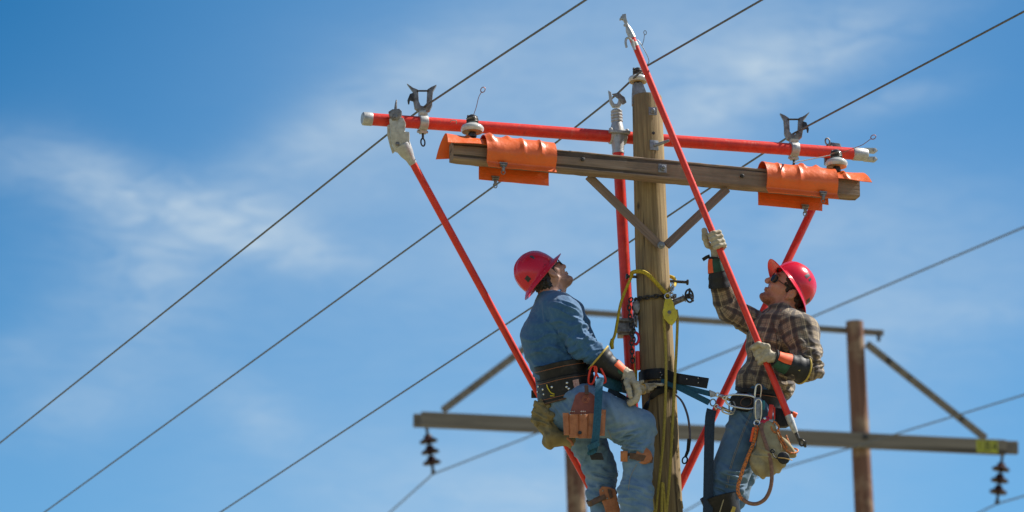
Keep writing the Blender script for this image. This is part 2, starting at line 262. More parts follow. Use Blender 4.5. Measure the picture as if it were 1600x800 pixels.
# ------------------------------------------------------------------ mesh helpers
def vec(a): return Vector(a)
class MB:
    def __init__(s): s.v = []; s.f = []
    def add(s, vs, fs):
        o = len(s.v); s.v += [Vector(p) for p in vs]; s.f += [tuple(i + o for i in f) for f in fs]; return s
    def box(s, c, ax, ay, az):
        c = Vector(c); vs = [c + ax * i + ay * j + az * k for i in (-1, 1) for j in (-1, 1) for k in (-1, 1)]
        return s.add(vs, [(0, 1, 3, 2), (4, 6, 7, 5), (0, 4, 5, 1), (2, 3, 7, 6), (0, 2, 6, 4), (1, 5, 7, 3)])
    def beam(s, a, b, w, h, up=None):
        a = Vector(a); b = Vector(b); d = (b - a); L = d.length; d.normalize(); up = Vector(up or (0, 0, 1))
        side = d.cross(up).normalized(); u = side.cross(d).normalized()
        return s.box((a + b) / 2, d * L / 2, side * w / 2, u * h / 2)
    def tube(s, pts, r, n=12, cap=True, sq=1.0, sqd=None, closed=False):
        pts = [Vector(p) for p in pts]; m_ = len(pts)
        r = [r] * m_ if isinstance(r, (int, float)) else list(r)
        def tan(i):
            if closed: return (pts[(i + 1) % m_] - pts[i - 1]).normalized()
            return (pts[min(i + 1, m_ - 1)] - pts[max(i - 1, 0)]).normalized()
        t0 = tan(0); u = Vector(sqd) if sqd is not None else (Vector((0, 1, 0)) if abs(t0.y) < .9 else Vector((1, 0, 0)))
        vs = []; 
        for i in range(m_):
            t = tan(i); 
            if sqd is not None: u = Vector(sqd)
            u = (u - t * u.dot(t)).normalized(); w = t.cross(u)
            for k in range(n):
                a = 2 * math.pi * k / n; vs.append(pts[i] + (u * math.cos(a) * sq + w * math.sin(a)) * r[i])
        fs = []
        for i in range(m_ if closed else m_ - 1):
            j = (i + 1) % m_
            for k in range(n): fs.append((i * n + k, i * n + (k + 1) % n, j * n + (k + 1) % n, j * n + k))
        if cap and not closed: fs.append(tuple(range(n - 1, -1, -1))); fs.append(tuple((m_ - 1) * n + k for k in range(n)))
        return s.add(vs, fs)
    def lathe(s, base, axis, prof, n=24, ref=None):
        axis = Vector(axis).normalized(); pts = [Vector(base) + axis * z for (r_, z) in prof]
        u = Vector(ref) if ref is not None else (Vector((0, 1, 0)) if abs(axis.y) < .9 else Vector((1, 0, 0)))
        u = (u - axis * u.dot(axis)).normalized(); w = axis.cross(u); vs = []; fs = []
        for (r_, z), p in zip(prof, pts):
            for k in range(n):
                a = 2 * math.pi * k / n; vs.append(p + (u * math.cos(a) + w * math.sin(a)) * r_)
        for i in range(len(prof) - 1):
            for k in range(n): fs.append((i * n + k, i * n + (k + 1) % n, (i + 1) * n + (k + 1) % n, (i + 1) * n + k))
        fs.append(tuple(range(n - 1, -1, -1))); fs.append(tuple((len(prof) - 1) * n + k for k in range(n)))
        return s.add(vs, fs)
    def prism(s, pts, th, nrm=(0, 1, 0)):
        pts = [Vector(p) for p in pts]; nv = Vector(nrm) * th / 2; n = len(pts)
        vs = [p - nv for p in pts] + [p + nv for p in pts]
        fs = [tuple(range(n)), tuple(range(2 * n - 1, n - 1, -1))] + [(i, n + i, n + (i + 1) % n, (i + 1) % n) for i in range(n)]
        return s.add(vs, fs)
    def torus(s, c, nrm, R, r, n=20, k=8, sx=1.0, long=None):
        nrm = Vector(nrm).normalized(); u = Vector(long) if long is not None else (Vector((0, 0, 1)) if abs(nrm.z) < .9 else Vector((1, 0, 0)))
        u = (u - nrm * u.dot(nrm)).normalized(); w = nrm.cross(u)
        return s.tube([Vector(c) + (u * math.cos(a) * sx + w * math.sin(a)) * R for a in [2 * math.pi * i / n for i in range(n)]], r, k, closed=True)
    def ball(s, c, r, n=12, sc=(1, 1, 1)):
        c = Vector(c); prof = []
        vs = []; fs = []; mrow = n // 2
        for i in range(mrow + 1):
            th = math.pi * i / mrow
            for k in range(n):
                a = 2 * math.pi * k / n; vs.append(c + Vector((math.sin(th) * math.cos(a) * sc[0], math.sin(th) * math.sin(a) * sc[1], math.cos(th) * sc[2])) * r)
        for i in range(mrow):
            for k in range(n): fs.append((i * n + k, (i + 1) * n + k, (i + 1) * n + (k + 1) % n, i * n + (k + 1) % n))
        return s.add(vs, fs)
    def strip(s, pts, width_dir, w, th):
        """flat strap along pts; width_dir per point or one vector"""
        pts = [Vector(p) for p in pts]; n = len(pts); vs = []
        for i, p in enumerate(pts):
            t = (pts[min(i + 1, n - 1)] - pts[max(i - 1, 0)]).normalized()
            wd = Vector(width_dir[i] if isinstance(width_dir, list) else width_dir); wd = (wd - t * wd.dot(t)).normalized(); nn_ = t.cross(wd)
            for a, b in ((-1, -1), (1, -1), (1, 1), (-1, 1)): vs.append(p + wd * w / 2 * a + nn_ * th / 2 * b)
        fs = [(3, 2, 1, 0), tuple((n - 1) * 4 + k for k in range(4))]
        for i in range(n - 1):
            for k in range(4): fs.append((i * 4 + k, i * 4 + (k + 1) % 4, (i + 1) * 4 + (k + 1) % 4, (i + 1) * 4 + k))
        return s.add(vs, fs)
def smoothpath(pts, n=6):
    """Catmull-Rom through the points"""
    pts = [Vector(p) for p in pts]; P = [pts[0] * 2 - pts[1]] + pts + [pts[-1] * 2 - pts[-2]]; out = []
    for i in range(1, len(P) - 2):
        for k in range(n):
            t = k / n; a, b, c, d = P[i - 1:i + 3]
            out.append(.5 * ((2 * b) + (c - a) * t + (2 * a - 5 * b + 4 * c - d) * t * t + (-a + 3 * b - 3 * c + d) * t ** 3))
    out.append(pts[-1]); return out

def proj(P):
    d = Vector(P) - CAM; z = d.dot(CF); return 800 + F * d.dot(CR) / z, 400 - F * d.dot(CU) / z
def basis(d, up=(0, 0, 1)):
    d = Vector(d).normalized(); up = Vector(up); y = up.cross(d).normalized(); z = d.cross(y); return Matrix((d, y, z)).transposed()
def basis_z(d):
    d = Vector(d).normalized(); x = Vector((1, 0, 0)); x = (x - d * x.dot(d)).normalized(); y = d.cross(x); return Matrix((x, y, d)).transposed()
def root_of(o):
    while o.parent: o = o.parent
    return o
def obj(name, mb, material, parent=None, smooth=True, bevel=0.0, ang=35, frame=None):
    if isinstance(mb, MB):
        off = root_of(parent).location if parent else Vector((0, 0, 0))
        if parent is None and mb.v:
            lo = [min(v[i] for v in mb.v) for i in range(3)]; hi = [max(v[i] for v in mb.v) for i in range(3)]
            off = Vector(((lo[0] + hi[0]) / 2, (lo[1] + hi[1]) / 2, lo[2]))
        me = bpy.data.meshes.new(name); FI = frame.transposed() if frame is not None else None
        me.from_pydata([(FI @ (v - off)) if FI is not None else (v - off) for v in mb.v], [], mb.f)
        bm = bmesh.new(); bm.from_mesh(me); bmesh.ops.recalc_face_normals(bm, faces=bm.faces)
        if bevel:
            es = [e for e in bm.edges if len(e.link_faces) == 2 and e.calc_face_angle(0) > rad(40)]
            bmesh.ops.bevel(bm, geom=es, offset=bevel, segments=2, profile=.6, affect='EDGES', clamp_overlap=True)
        bm.to_mesh(me); bm.free()
    else: me = mb; off = Vector((0, 0, 0))
    if smooth:
        me.shade_smooth(); me.set_sharp_from_angle(angle=rad(ang))
    me.materials.append(material)
    o = bpy.data.objects.new(name, me); scene.collection.objects.link(o)
    if parent: o.parent = parent
    elif isinstance(mb, MB): o.location = off
    if frame is not None: o.rotation_euler = frame.to_euler()
    return o
def thing(name, label, cat, loc, group=None):
    o = bpy.data.objects.new(name, None); scene.collection.objects.link(o); o.location = Vector(loc)
    o['label'] = label; o['category'] = cat
    if group: o['group'] = group
    o.empty_display_size = .05
    return o
def tag(o, label=None, cat=None, group=None, kind=None):
    if label: o['label'] = label
    if cat: o['category'] = cat
    if group: o['group'] = group
    if kind: o['kind'] = kind
    return o

# ------------------------------------------------------------------ smooth solids (signed distance blends turned into one mesh)
def _hash(ix, iy, iz, seed):
    n = (ix * 374761393 + iy * 668265263 + iz * 2147483647 + seed * 974634777) & 0xffffffff
    n = ((n ^ (n >> 13)) * 1274126177) & 0xffffffff
    return ((n ^ (n >> 16)) & 0xffff) / 65535.0
def vnoise(P, seed=0):
    i = np.floor(P).astype(np.int64); f = P - i; f = f * f * (3 - 2 * f); r = 0
    for dx in (0, 1):
        for dy in (0, 1):
            for dz in (0, 1):
                w = (f[:, 0] if dx else 1 - f[:, 0]) * (f[:, 1] if dy else 1 - f[:, 1]) * (f[:, 2] if dz else 1 - f[:, 2])
                r = r + w * _hash(i[:, 0] + dx, i[:, 1] + dy, i[:, 2] + dz, seed)
    return r
class Solid:
    def __init__(s): s.p = []
    def cone(s, a, b, r1, r2, k=.02, st=None, op='add'):
        a = np.array(a, float); b = np.array(b, float); f = st[1] if st else 1
        R = max(r1, r2) * max(f, 1) + .03 + k; s.p.append((op, 'c', (a, b, r1, r2, st), k, np.minimum(a, b) - R, np.maximum(a, b) + R)); return s
    def ell(s, c, ax, r, k=.02, op='add'):
        c = np.array(c, float); R = max(r) + .03 + k; s.p.append((op, 'e', (c, [np.array(x, float) for x in ax], np.array(r, float)), k, c - R, c + R)); return s
    def cut(s, c, n, k=.004):
        s.p.append(('sub', 'p', (np.array(c, float), np.array(n, float)), k, np.array([-1e3] * 3), np.array([1e3] * 3))); return s
    def dist(s, q, P):
        kind, d = q[1], q[2]
        if kind == 'p': return -((P - d[0]) @ d[1])
        if kind == 'c':
            a, b, r1, r2, st = d; X = P - a; B = b - a
            if st:
                e = np.array(st[0], float); e /= np.linalg.norm(e); g = 1 - 1 / st[1]
                X = X - np.outer((X @ e) * g, e); B = B - e * (B @ e) * g
            t = np.clip((X @ B) / max(B @ B, 1e-9), 0, 1)
            return np.linalg.norm(X - t[:, None] * B, axis=1) - (r1 + (r2 - r1) * t)
        c, ax, r = d; X = P - c; L = np.stack([X @ ax[0], X @ ax[1], X @ ax[2]], 1)
        k0 = np.linalg.norm(L / r, axis=1); k1 = np.linalg.norm(L / (r * r), axis=1) + 1e-9
        return k0 * (k0 - 1) / k1
    def mesh(s, h, smooth=1):
        adds = [q for q in s.p if q[0] == 'add']
        lo = np.min([q[4] for q in adds], 0); hi = np.max([q[5] for q in adds], 0); n = np.ceil((hi - lo) / h).astype(int) + 1
        Fg = np.full(tuple(n), 1.0, np.float32)
        for q in s.p:
            i0 = np.clip(((q[4] - lo) / h).astype(int), 0, n); i1 = np.clip(((q[5] - lo) / h).astype(int) + 2, 0, n)
            if (i1 <= i0).any(): continue
            g = [lo[d] + h * np.arange(i0[d], i1[d]) for d in range(3)]
            G = np.stack(np.meshgrid(*g, indexing='ij'), -1).reshape(-1, 3); d = s.dist(q, G).reshape(tuple(i1 - i0)).astype(np.float32)
            sl = tuple(slice(i0[j], i1[j]) for j in range(3)); A = Fg[sl]; k = q[3]
            if q[0] == 'sub': d = -d
            hh = np.clip(k - np.abs(A - d), 0, None) / k
            Fg[sl] = (np.minimum(A, d) - hh * hh * k * .25) if q[0] == 'add' else (np.maximum(A, d) + hh * hh * k * .25)
        return nets(Fg, lo, h, smooth)
def nets(Fg, lo, h, smooth):
    s = Fg < 0; n = Fg.shape; c = np.zeros(tuple(x - 1 for x in n), np.int8)
    def sh(A, d): return A[tuple(slice(d[j], n[j] - 1 + d[j]) for j in range(3))]
    cs = [(a, b, e) for a in (0, 1) for b in (0, 1) for e in (0, 1)]
    for d in cs: c += sh(s, d)
    mk = (c > 0) & (c < 8); I = np.argwhere(mk); idx = np.full(mk.shape, -1, np.int64); idx[mk] = np.arange(len(I))
    acc = np.zeros((len(I), 3)); cnt = np.zeros(len(I))
    for d in cs:
        for ax in range(3):
            if d[ax]: continue
            e = list(d); e[ax] = 1; fa = sh(Fg, d)[mk]; fb = sh(Fg, e)[mk]; x = (fa < 0) != (fb < 0)
            t = fa[x] / (fa[x] - fb[x]); p = np.tile(np.array(d, float), (x.sum(), 1)); p[:, ax] = t; acc[x] += p; cnt[x] += 1
    V = lo + h * (I + acc / cnt[:, None]); Q = []
    for ax in range(3):
        a, b = (ax + 1) % 3, (ax + 2) % 3
        s0 = [slice(None)] * 3; s1 = [slice(None)] * 3; s0[ax] = slice(0, n[ax] - 1); s1[ax] = slice(1, n[ax])
        A = s[tuple(s0)]; B = s[tuple(s1)]; e = np.argwhere(A != B)
        e = e[(e[:, a] > 0) & (e[:, b] > 0) & (e[:, a] < n[a] - 1) & (e[:, b] < n[b] - 1)]; flip = A[tuple(e.T)]
        def at_(da, db):
            x = e.copy(); x[:, a] += da; x[:, b] += db; return idx[tuple(x.T)]
        q = np.stack([at_(-1, -1), at_(0, -1), at_(0, 0), at_(-1, 0)], 1); q[~flip] = q[~flip][:, ::-1]; Q.append(q)
    Q = np.concatenate(Q); Q = Q[(Q >= 0).all(1)]
    E = np.concatenate([Q[:, [0, 1]], Q[:, [1, 2]], Q[:, [2, 3]], Q[:, [3, 0]]])
    for _ in range(smooth):
        sm = np.zeros_like(V); k = np.zeros(len(V)); np.add.at(sm, E[:, 0], V[E[:, 1]]); np.add.at(sm, E[:, 1], V[E[:, 0]]); np.add.at(k, E[:, 0], 1); np.add.at(k, E[:, 1], 1)
        V = V * .5 + .5 * sm / np.maximum(k, 1)[:, None]
    return V, Q
def vnormals(V, Q):
    fn = np.cross(V[Q[:, 2]] - V[Q[:, 0]], V[Q[:, 3]] - V[Q[:, 1]]); Nn = np.zeros_like(V)
    for j in range(4): np.add.at(Nn, Q[:, j], fn)
    return Nn / (np.linalg.norm(Nn, axis=1)[:, None] + 1e-12)
def folds(V, Q, comps):
    """push cloth in and out: comps = (centre, reach, axis across the folds, folds per metre, depth, seed)"""
    Nn = vnormals(V, Q); D = np.zeros(len(V))
    for (c, R, ax, fr, amp, seed) in comps:
        ax = np.array(ax, float); ax /= np.linalg.norm(ax); t = V @ ax
        warp = vnoise(V * 9 + seed, seed + 5) - .5
        X = V * fr * .22 + np.outer(t * fr * .85 + warp * 1.3, ax); nz = vnoise(X, seed)
        ridge = np.exp(-((nz - .5) / .17) ** 2) * 1.35 - .55; w = 1.0
        if c is not None: w = np.exp(-(np.linalg.norm(V - np.array(c), axis=1) / R) ** 2)
        D += amp * 2.3 * w * ridge
    V = V + Nn * D[:, None]
    E = np.concatenate([Q[:, [0, 1]], Q[:, [1, 2]], Q[:, [2, 3]], Q[:, [3, 0]]]); sm = np.zeros_like(V); k = np.zeros(len(V))
    np.add.at(sm, E[:, 0], V[E[:, 1]]); np.add.at(sm, E[:, 1], V[E[:, 0]]); np.add.at(k, E[:, 0], 1); np.add.at(k, E[:, 1], 1)
    return V * .55 + .45 * sm / np.maximum(k, 1)[:, None]
def npmesh(name, V, Q, material, parent, attrs=None, loc=None):
    off = np.array(root_of(parent).location) if loc is None else np.array(loc)
    me = bpy.data.meshes.new(name); me.from_pydata((V - off).tolist(), [], Q.tolist())
    if attrs:
        for k, (ty, data) in attrs.items():
            at_ = me.attributes.new(k, ty, 'POINT')
            at_.data.foreach_set('color' if ty == 'FLOAT_COLOR' else 'vector', np.ascontiguousarray(data, dtype=np.float32).ravel())
    me.shade_smooth(); me.materials.append(material)
    o = bpy.data.objects.new(name, me); scene.collection.objects.link(o); o.parent = parent; return o
# ================================================================== SETTING
gm = MB(); R_ = 2500; gm.add([(-R_, -R_, 0), (R_, -R_, 0), (R_, R_, 0), (-R_, R_, 0)], [(0, 1, 2, 3)])
g = obj('ground', gm, M['ground'], smooth=False); tag(g, kind='structure')

# ------------------------------------------------------------------ working pole
AL = rad(17.3); AX = Vector((math.cos(AL), math.sin(AL), 0)); FRN = Vector((math.sin(AL), -math.cos(AL), 0)); ZZ = Vector((0, 0, 1))
ptop, pmid, pbot = at(1011, 151), at(1018.5, 400), at(1039, 800)
low = ptop + (pbot - ptop) * (ptop.z / (ptop.z - pbot.z)); low.z = -.0
P0 = thing('utility_pole', 'near pale yellow-brown wooden utility pole with crossarm, both linemen working on it', 'utility pole', low)
mb = MB(); nn_ = 40; path = [low, low.lerp(pbot, .5), pbot.lerp(low, .2), pbot, pbot.lerp(pmid, .5), pmid, pmid.lerp(ptop, .5), ptop - ZZ * .01, ptop]
mb.tube(path, [.135, .12, .106, .102, .1, .0965, .092, .087, .083], 40)
def pol_irregular(mb, amp):
    P = np.array([tuple(v) for v in mb.v]); nz = vnoise(P * np.array([14, 14, 1.2]), 3) - .5
    for i, v in enumerate(mb.v):
        pass
    return mb
obj('shaft', mb, M['pole_wood'], P0, frame=basis_z(ptop - low))
aC = at(1035, 264, -.10) - FRN * .0 + ZZ * 0
aC = at(1035, 264, -.198) - FRN * .0475      # centre of the arm's section
def A(s, f, z): return aC + AX * s + FRN * f + ZZ * z
def arm_s(px, f=0, z=0):
    lo, hi = -3, 3
    for _ in range(40):
        mid = (lo + hi) / 2
        if proj(A(mid, f, z))[0] < px: lo = mid
        else: hi = mid
    return lo
sL, sR = arm_s(709, .0475), arm_s(1344, .0475)
mb = MB(); ch = .009; hd, hh = .0475, .059
sec = [(-hd + ch, -hh), (hd - ch, -hh), (hd, -hh + ch), (hd, hh - ch * .4), (hd - ch * .4, hh), (-hd + ch * .4, hh), (-hd, hh - ch * .4), (-hd, -hh + ch)]
ns = 60
vs = []; rr = random.Random(3)
for i in range(ns + 1):
    s_ = sL + (sR - sL) * i / ns; e = 1 if 0 < i < ns else .93
    for (f, z) in sec: vs.append(A(s_, (f + rr.uniform(-.0012, .0012)) * e, (z + rr.uniform(-.0015, .0015)) * e))
fs = [tuple(range(8))[::-1], tuple(ns * 8 + k for k in range(8))]
for i in range(ns):
    for k in range(8): fs.append((i * 8 + k, i * 8 + (k + 1) % 8, (i + 1) * 8 + (k + 1) % 8, (i + 1) * 8 + k))
mb.add(vs, fs)
arm = obj('crossarm', mb, M['arm_wood'], P0, frame=basis(AX), ang=25)
def bolt(px, py, dy=None, P=None, nrm=None, plate=.045, head=.018, stud=.02, parent=None, m_='galv'):
    P = P if P is not None else at(px, py, dy); nrm = (nrm or Vector((0, -1, 0))).normalized(); u = nrm.cross(ZZ).normalized(); w = u.cross(nrm)
    mb = MB()
    if plate: mb.box(P + nrm * .003, u * plate / 2, w * plate / 2, nrm * .003)
    mb.lathe(P + nrm * .004, nrm, [(head, 0), (head, .012), (head * .55, .013), (head * .55, .013 + stud), (head * .4, .015 + stud)], 6)
    return obj('bolt', mb, M[m_], parent, smooth=False, bevel=.0012)
bolt(0, 0, P=A(arm_s(1035, .05), .048, .002), nrm=FRN, plate=.05, parent=P0)
for x in (910, 1159): bolt(0, 0, P=A(arm_s(x, .05), .048, .01 if x < 1000 else .0), nrm=FRN, plate=0, head=.012, stud=.003, parent=P0, m_='dark_steel')
bolt(1020, 174, -.088, plate=.048, parent=P0)
# the long stud with its plate, above the arm
mb = MB(); c = at(1022, 227, -.09); mb.box(c, AX * .026, FRN * .004, ZZ * .03); mb.tube([c, c + FRN * .03 + AX * .02 + ZZ * .0, c + FRN * .055 + AX * .075 + ZZ * .02], [.011, .010, .008], 10)
obj('bolt', mb, M['galv'], P0, bevel=.001)
mb = MB(); mb.lathe(at(1021, 208, -.088), (0, -1, 0), [(.009, 0), (.009, .003)], 12); obj('bolt_hole', mb, M['dark_steel'], P0)
# wooden V braces
def brace(a, b, parent, w=.048, th=.02, mt='brace_wood', bolts=True):
    a, b = Vector(a), Vector(b); d = (b - a).normalized(); mb = MB(); mb.beam(a, b, w, th, up=Vector((0, -1, 0)))
    o = obj('brace', mb, M[mt], parent, bevel=.004, frame=basis_z(d), smooth=False)
    return o
bl_a, bl_b = at(919, 275, -.215), at(1031, 384, -.125)
br_a, br_b = at(1136, 295, -.03), at(1041, 384, -.135)
for a, b, sg in ((bl_a, bl_b, -1), (br_a, br_b, 1)):
    o = brace(a, b, P0); d = (b - a).normalized()
    for P in (a + d * .045, b - d * .045):
        mb = MB(); mb.lathe(P + Vector((0, -.010, 0)), (0, -1, 0), [(.014, 0), (.014, .006), (.009, .010), (.005, .011)], 12); obj('bolt', mb, M['dark_steel'], o)
    # steel end plates on both sides of the wood
    mb = MB(); mb.beam(b - d * .12 + Vector((0, -.0125, 0)), b + d * .012 + Vector((0, -.0125, 0)), .03, .004, up=(0, -1, 0)); obj('end_plate', mb, M['dark_steel'], o, bevel=.001, smooth=False); mb = MB(); mb.beam(a + Vector((0, .013, 0)) - d * .01, a + d * .12 + Vector((0, .013, 0)), .055, .004, up=(0, -1, 0))
    obj('end_plate', mb, M['dark_steel'], o, bevel=.001, smooth=False)
mb = MB(); c = at(1033, 384, -.13); mb.lathe(c + Vector((0, -.01, 0)), (0, -1, 0), [(.022, 0), (.022, .006), (.014, .012), (.014, .03), (.008, .032)], 14); obj('bolt', mb, M['galv'], P0)

INS = [(0, .0), (.015, .0), (.015, .008), (.030, .010), (.046, .006), (.058, .008), (.066, .020), (.066, .032), (.058, .044), (.044, .052), (.034, .056), (.028, .064), (.026, .072), (.030, .078), (.034, .084), (.030, .092), (.018, .098), (.006, .100)]
def insulator(base, parent, sc=1.0, tie=None):
    """porcelain pin insulator standing on base"""
    mb = MB(); mb.lathe(base + ZZ * .05 * sc, ZZ, [(r * sc, z * sc) for r, z in INS[5:]], 32)
    o = obj('insulator', mb, M['porcelain'], parent)
    mb = MB(); mb.lathe(base + ZZ * .052 * sc, ZZ, [(.060 * sc, .004 * sc), (.052 * sc, .001), (.040 * sc, .003), (.034 * sc, .016)], 28); obj('petticoat', mb, M['porc_tan'], o)
    mb = MB(); mb.lathe(base - ZZ * .02, ZZ, [(.012, 0), (.012, .045), (.024, .047), (.026, .062), (.02, .075), (.02, .09)], 16); obj('pin', mb, M['dark_steel'], o)
    mb = MB(); 
    for k in range(3): mb.torus(base + ZZ * (.117 + k * .009) * sc, Vector((.05 * (k - 1), .06, 1)), .031 * sc, .0048, 20, 6)
    mb.lathe(base + ZZ * .135 * sc, ZZ, [(.022 * sc, 0), (.030 * sc, .004), (.028 * sc, .016 * sc), (.014 * sc, .026 * sc)], 16)
    mb.tube([base + ZZ * .15 * sc + AX * -.03, base + ZZ * .146 * sc + AX * .03], .009, 8)
    obj('wire_cradle', mb, M['dark_steel'], o)
    if tie:
        mb = MB(); mb.tube(smoothpath(tie, 5), .0022, 6); e = Vector(tie[-1]); d = (e - Vector(tie[-2])).normalized()
        mb.torus(e + d * .012, Vector((.2, -1, .1)), .012, .0028, 16, 6, sx=1.5, long=d); obj('tie_wire', mb, M['copper_wire'], o)
    return o
sI = arm_s(738, 0, .15); sJ = arm_s(1307, 0, .15)
bI = A(sI, 0, .072); insulator(bI, P0, 1.0, tie=[bI + ZZ * .14, at(744, 168, -.5), at(748, 152, -.5), at(753, 143, -.5)])
bJ = A(sJ, 0, .072)
insulator(bJ, P0, 1.0, tie=[bJ + ZZ * .14 + AX * .02, at(1333, 232, .18), at(1348, 226, .18), at(1362, 216, .18)])
bT = ptop + ZZ * .035; bT = at(997, 148, -.0) + ZZ * .0
insulator(at(997, 141, 0), P0, .86)
mb = MB(); mb.prism([at(988, 134), at(992, 130), at(1002, 130), at(1006, 135), at(1011, 148), at(1011, 165), at(987, 165), at(987, 148)], .05); obj('top_bracket', mb, M['galv'], P0, bevel=.006)
# step bolts
for pts, pl in (([at(1002, 433, -.02), at(981, 432, -.03)], at(1001, 435, -.03)), ([at(1040, 439, .0), at(1073, 441, .0)], None)):
    mb = MB(); mb.tube(pts, .0085, 10); d = (pts[1] - pts[0]).normalized(); mb.lathe(pts[1], d, [(.008, -.004), (.017, 0), (.017, .009), (.012, .012)], 12)
    if pl: mb.box(pl, Vector((.014, 0, 0)), Vector((0, .014, 0)), Vector((0, 0, .026)))
    obj('step_bolt', mb, M['dark_steel'], P0)
# gaff scars: pale splinters torn out of the shaft by climbing spikes
mb = MB(); rr = random.Random(11)
for k in range(22):
    mb = MB(); y = rr.uniform(640, 795) if k < 17 else rr.uniform(440, 600); ph = rr.uniform(.55, 1.25); cx = np.interp(y, [151, 400, 800], [1011, 1018.5, 1039]); c = at(cx, y); rd = np.interp(y, [151, 400, 800], [.083, .0965, .102])
    n_ = Vector((math.sin(ph), -math.cos(ph), 0)); u = Vector((n_.y, -n_.x, 0)); L = rr.uniform(.012, .035); w = rr.uniform(.002, .005)
    mb.prism([c + n_ * (rd + .001) + u * w - ZZ * L * .3, c + n_ * (rd + .006) - u * w - ZZ * L * .2, c + n_ * (rd + .002) + ZZ * L], .003, n_); obj('splinter', mb, M['splinter'], P0)


# ------------------------------------------------------------------ orange crossarm covers
def s_at(px, f=0, z=0): return arm_s(px, f, z)
def sheet(srange, prof, ns=28, th=.004, ribs=(), wav=0.0, sgn=1, edge=None):
    """profile (f, z) swept along the arm; ribs = (s, half width, height)"""
    bm = bmesh.new(); rows = []; pr = []
    P3 = smoothpath([Vector((f, 0, z)) for f, z in prof], 5); m_ = len(P3)
    for i in range(ns + 1):
        u = i / ns; s_ = srange[0] + (srange[1] - srange[0]) * u; row = []
        for k, p in enumerate(P3):
            t = (P3[min(k + 1, m_ - 1)] - P3[max(k - 1, 0)]).normalized(); nv = Vector((-t.z, 0, t.x)) * sgn
            v = k / (m_ - 1); h = 0
            for (rs, hw, hh_, v0, v1) in ribs:
                h += hh_ * math.exp(-((s_ - rs) / hw) ** 2) * max(0, 1 - abs((v - (v0 + v1) / 2) / ((v1 - v0) / 2)) ** 4 if v0 < v < v1 else 0)
            h += wav * (math.sin(s_ * 31 + v * 5) * .5 + math.sin(s_ * 13 + v * 9 + 1)) + wav * 2.2 * (vnoise(np.array([[s_ * 16, v * 4, 1.5]]), 5)[0] - .5) * 2
            q = p + nv * h; so = s_
            if edge: so, q = edge(u, v, s_, q)
            row.append(bm.verts.new(A(so, q.x, q.z)))
        rows.append(row)
    for i in range(ns):
        for k in range(m_ - 1): bm.faces.new((rows[i][k], rows[i + 1][k], rows[i + 1][k + 1], rows[i][k + 1]))
    bmesh.ops.recalc_face_normals(bm, faces=bm.faces); bmesh.ops.solidify(bm, geom=bm.faces[:], thickness=th)
    mb = MB(); bm.verts.index_update(); mb.v = [v.co.copy() for v in bm.verts]; mb.f = [tuple(v.index for v in f.verts) for f in bm.faces]; bm.free(); return mb
PANEL = [(-.066, -.085), (-.068, -.03), (-.070, .03), (-.056, .074), (-.020, .102), (.024, .106), (.068, .084), (.096, .042), (.100, -.006), (.084, -.044), (.074, -.062), (.092, -.092)]
BACKF = [(-.070, -.128), (-.0695, -.09), (-.068, -.04), (-.066, .02), (-.052, .066), (-.018, .086)]
ROOF = [(-.100, .008), (-.082, .044), (-.050, .074), (-.010, .090), (.032, .086), (.064, .064), (.086, .036)]
def clip_fitting(P, parent, long=.05):
    mb = MB(); mb.box(P, AX * .018, FRN * .006, ZZ * .012); mb.box(P + ZZ * .012 + FRN * .006, AX * .024, FRN * .004, ZZ * .004)
    mb.box(P - ZZ * .02 + FRN * .004, AX * .008, FRN * .007, ZZ * .016); mb.tube([P + AX * -.02 + FRN * .01, P + AX * .02 + FRN * .01], .006, 8)
    mb.torus(P - ZZ * (.012 + long * .55), FRN, .011, .0032, 16, 6, sx=1.3, long=ZZ)
    return obj('spring_clip', mb, M['bronze'], parent, bevel=.0015)
# left cover
s0, s1 = s_at(761, .07), s_at(868, .07); m0 = s_at(696, 0, .08)
T = thing('insulating_cover', 'orange plastic insulating cover over the left end of the crossarm', 'insulating cover', A(s0, 0, -.13), 'orange covers clipped over the crossarm ends')
def edL(u, v, s_, q):   # the front lower corner is cut back a little and rolls outward
    k = math.exp(-u * 9); return s_ - .012 * math.sin(v * 3.1) * k, Vector((q.x * (1 + .10 * k), 0, q.z * (1 + .06 * k)))
obj('front_panel', sheet((s0, s1), PANEL, 40, .0045, [(s0 + .03, .018, .018, .3, .62), (s0 + .13, .02, .016, .28, .55), (s0 + .21, .009, .010, .45, .75), (s1 - .09, .009, .010, .45, .75)], .0012, edge=edL), M['orange'], T, ang=50)
obj('back_panel', sheet((s_at(748, -.07), s_at(857, -.07)), BACKF, 24, .004, [], .001), M['orange'], T, ang=50)
def edR(u, v, s_, q):
    k = (1 - u) ** 1.5; return s_ - .03 * k * (abs(v - .5) * 1.2), Vector((q.x * (1 + .35 * k), 0, q.z + .018 * k - .035 * k * abs(v - .5) * 2))
rf = obj('end_hood', sheet((m0, s0 + .035), ROOF, 24, .004, [(s0 - .10, .012, .012, .3, .8)], .001, edge=edR), M['orange'], T, ang=50)
clip_fitting(A(s_at(786, .085), .088, -.08), T); clip_fitting(A(s_at(773, -.07), -.060, -.118), T)
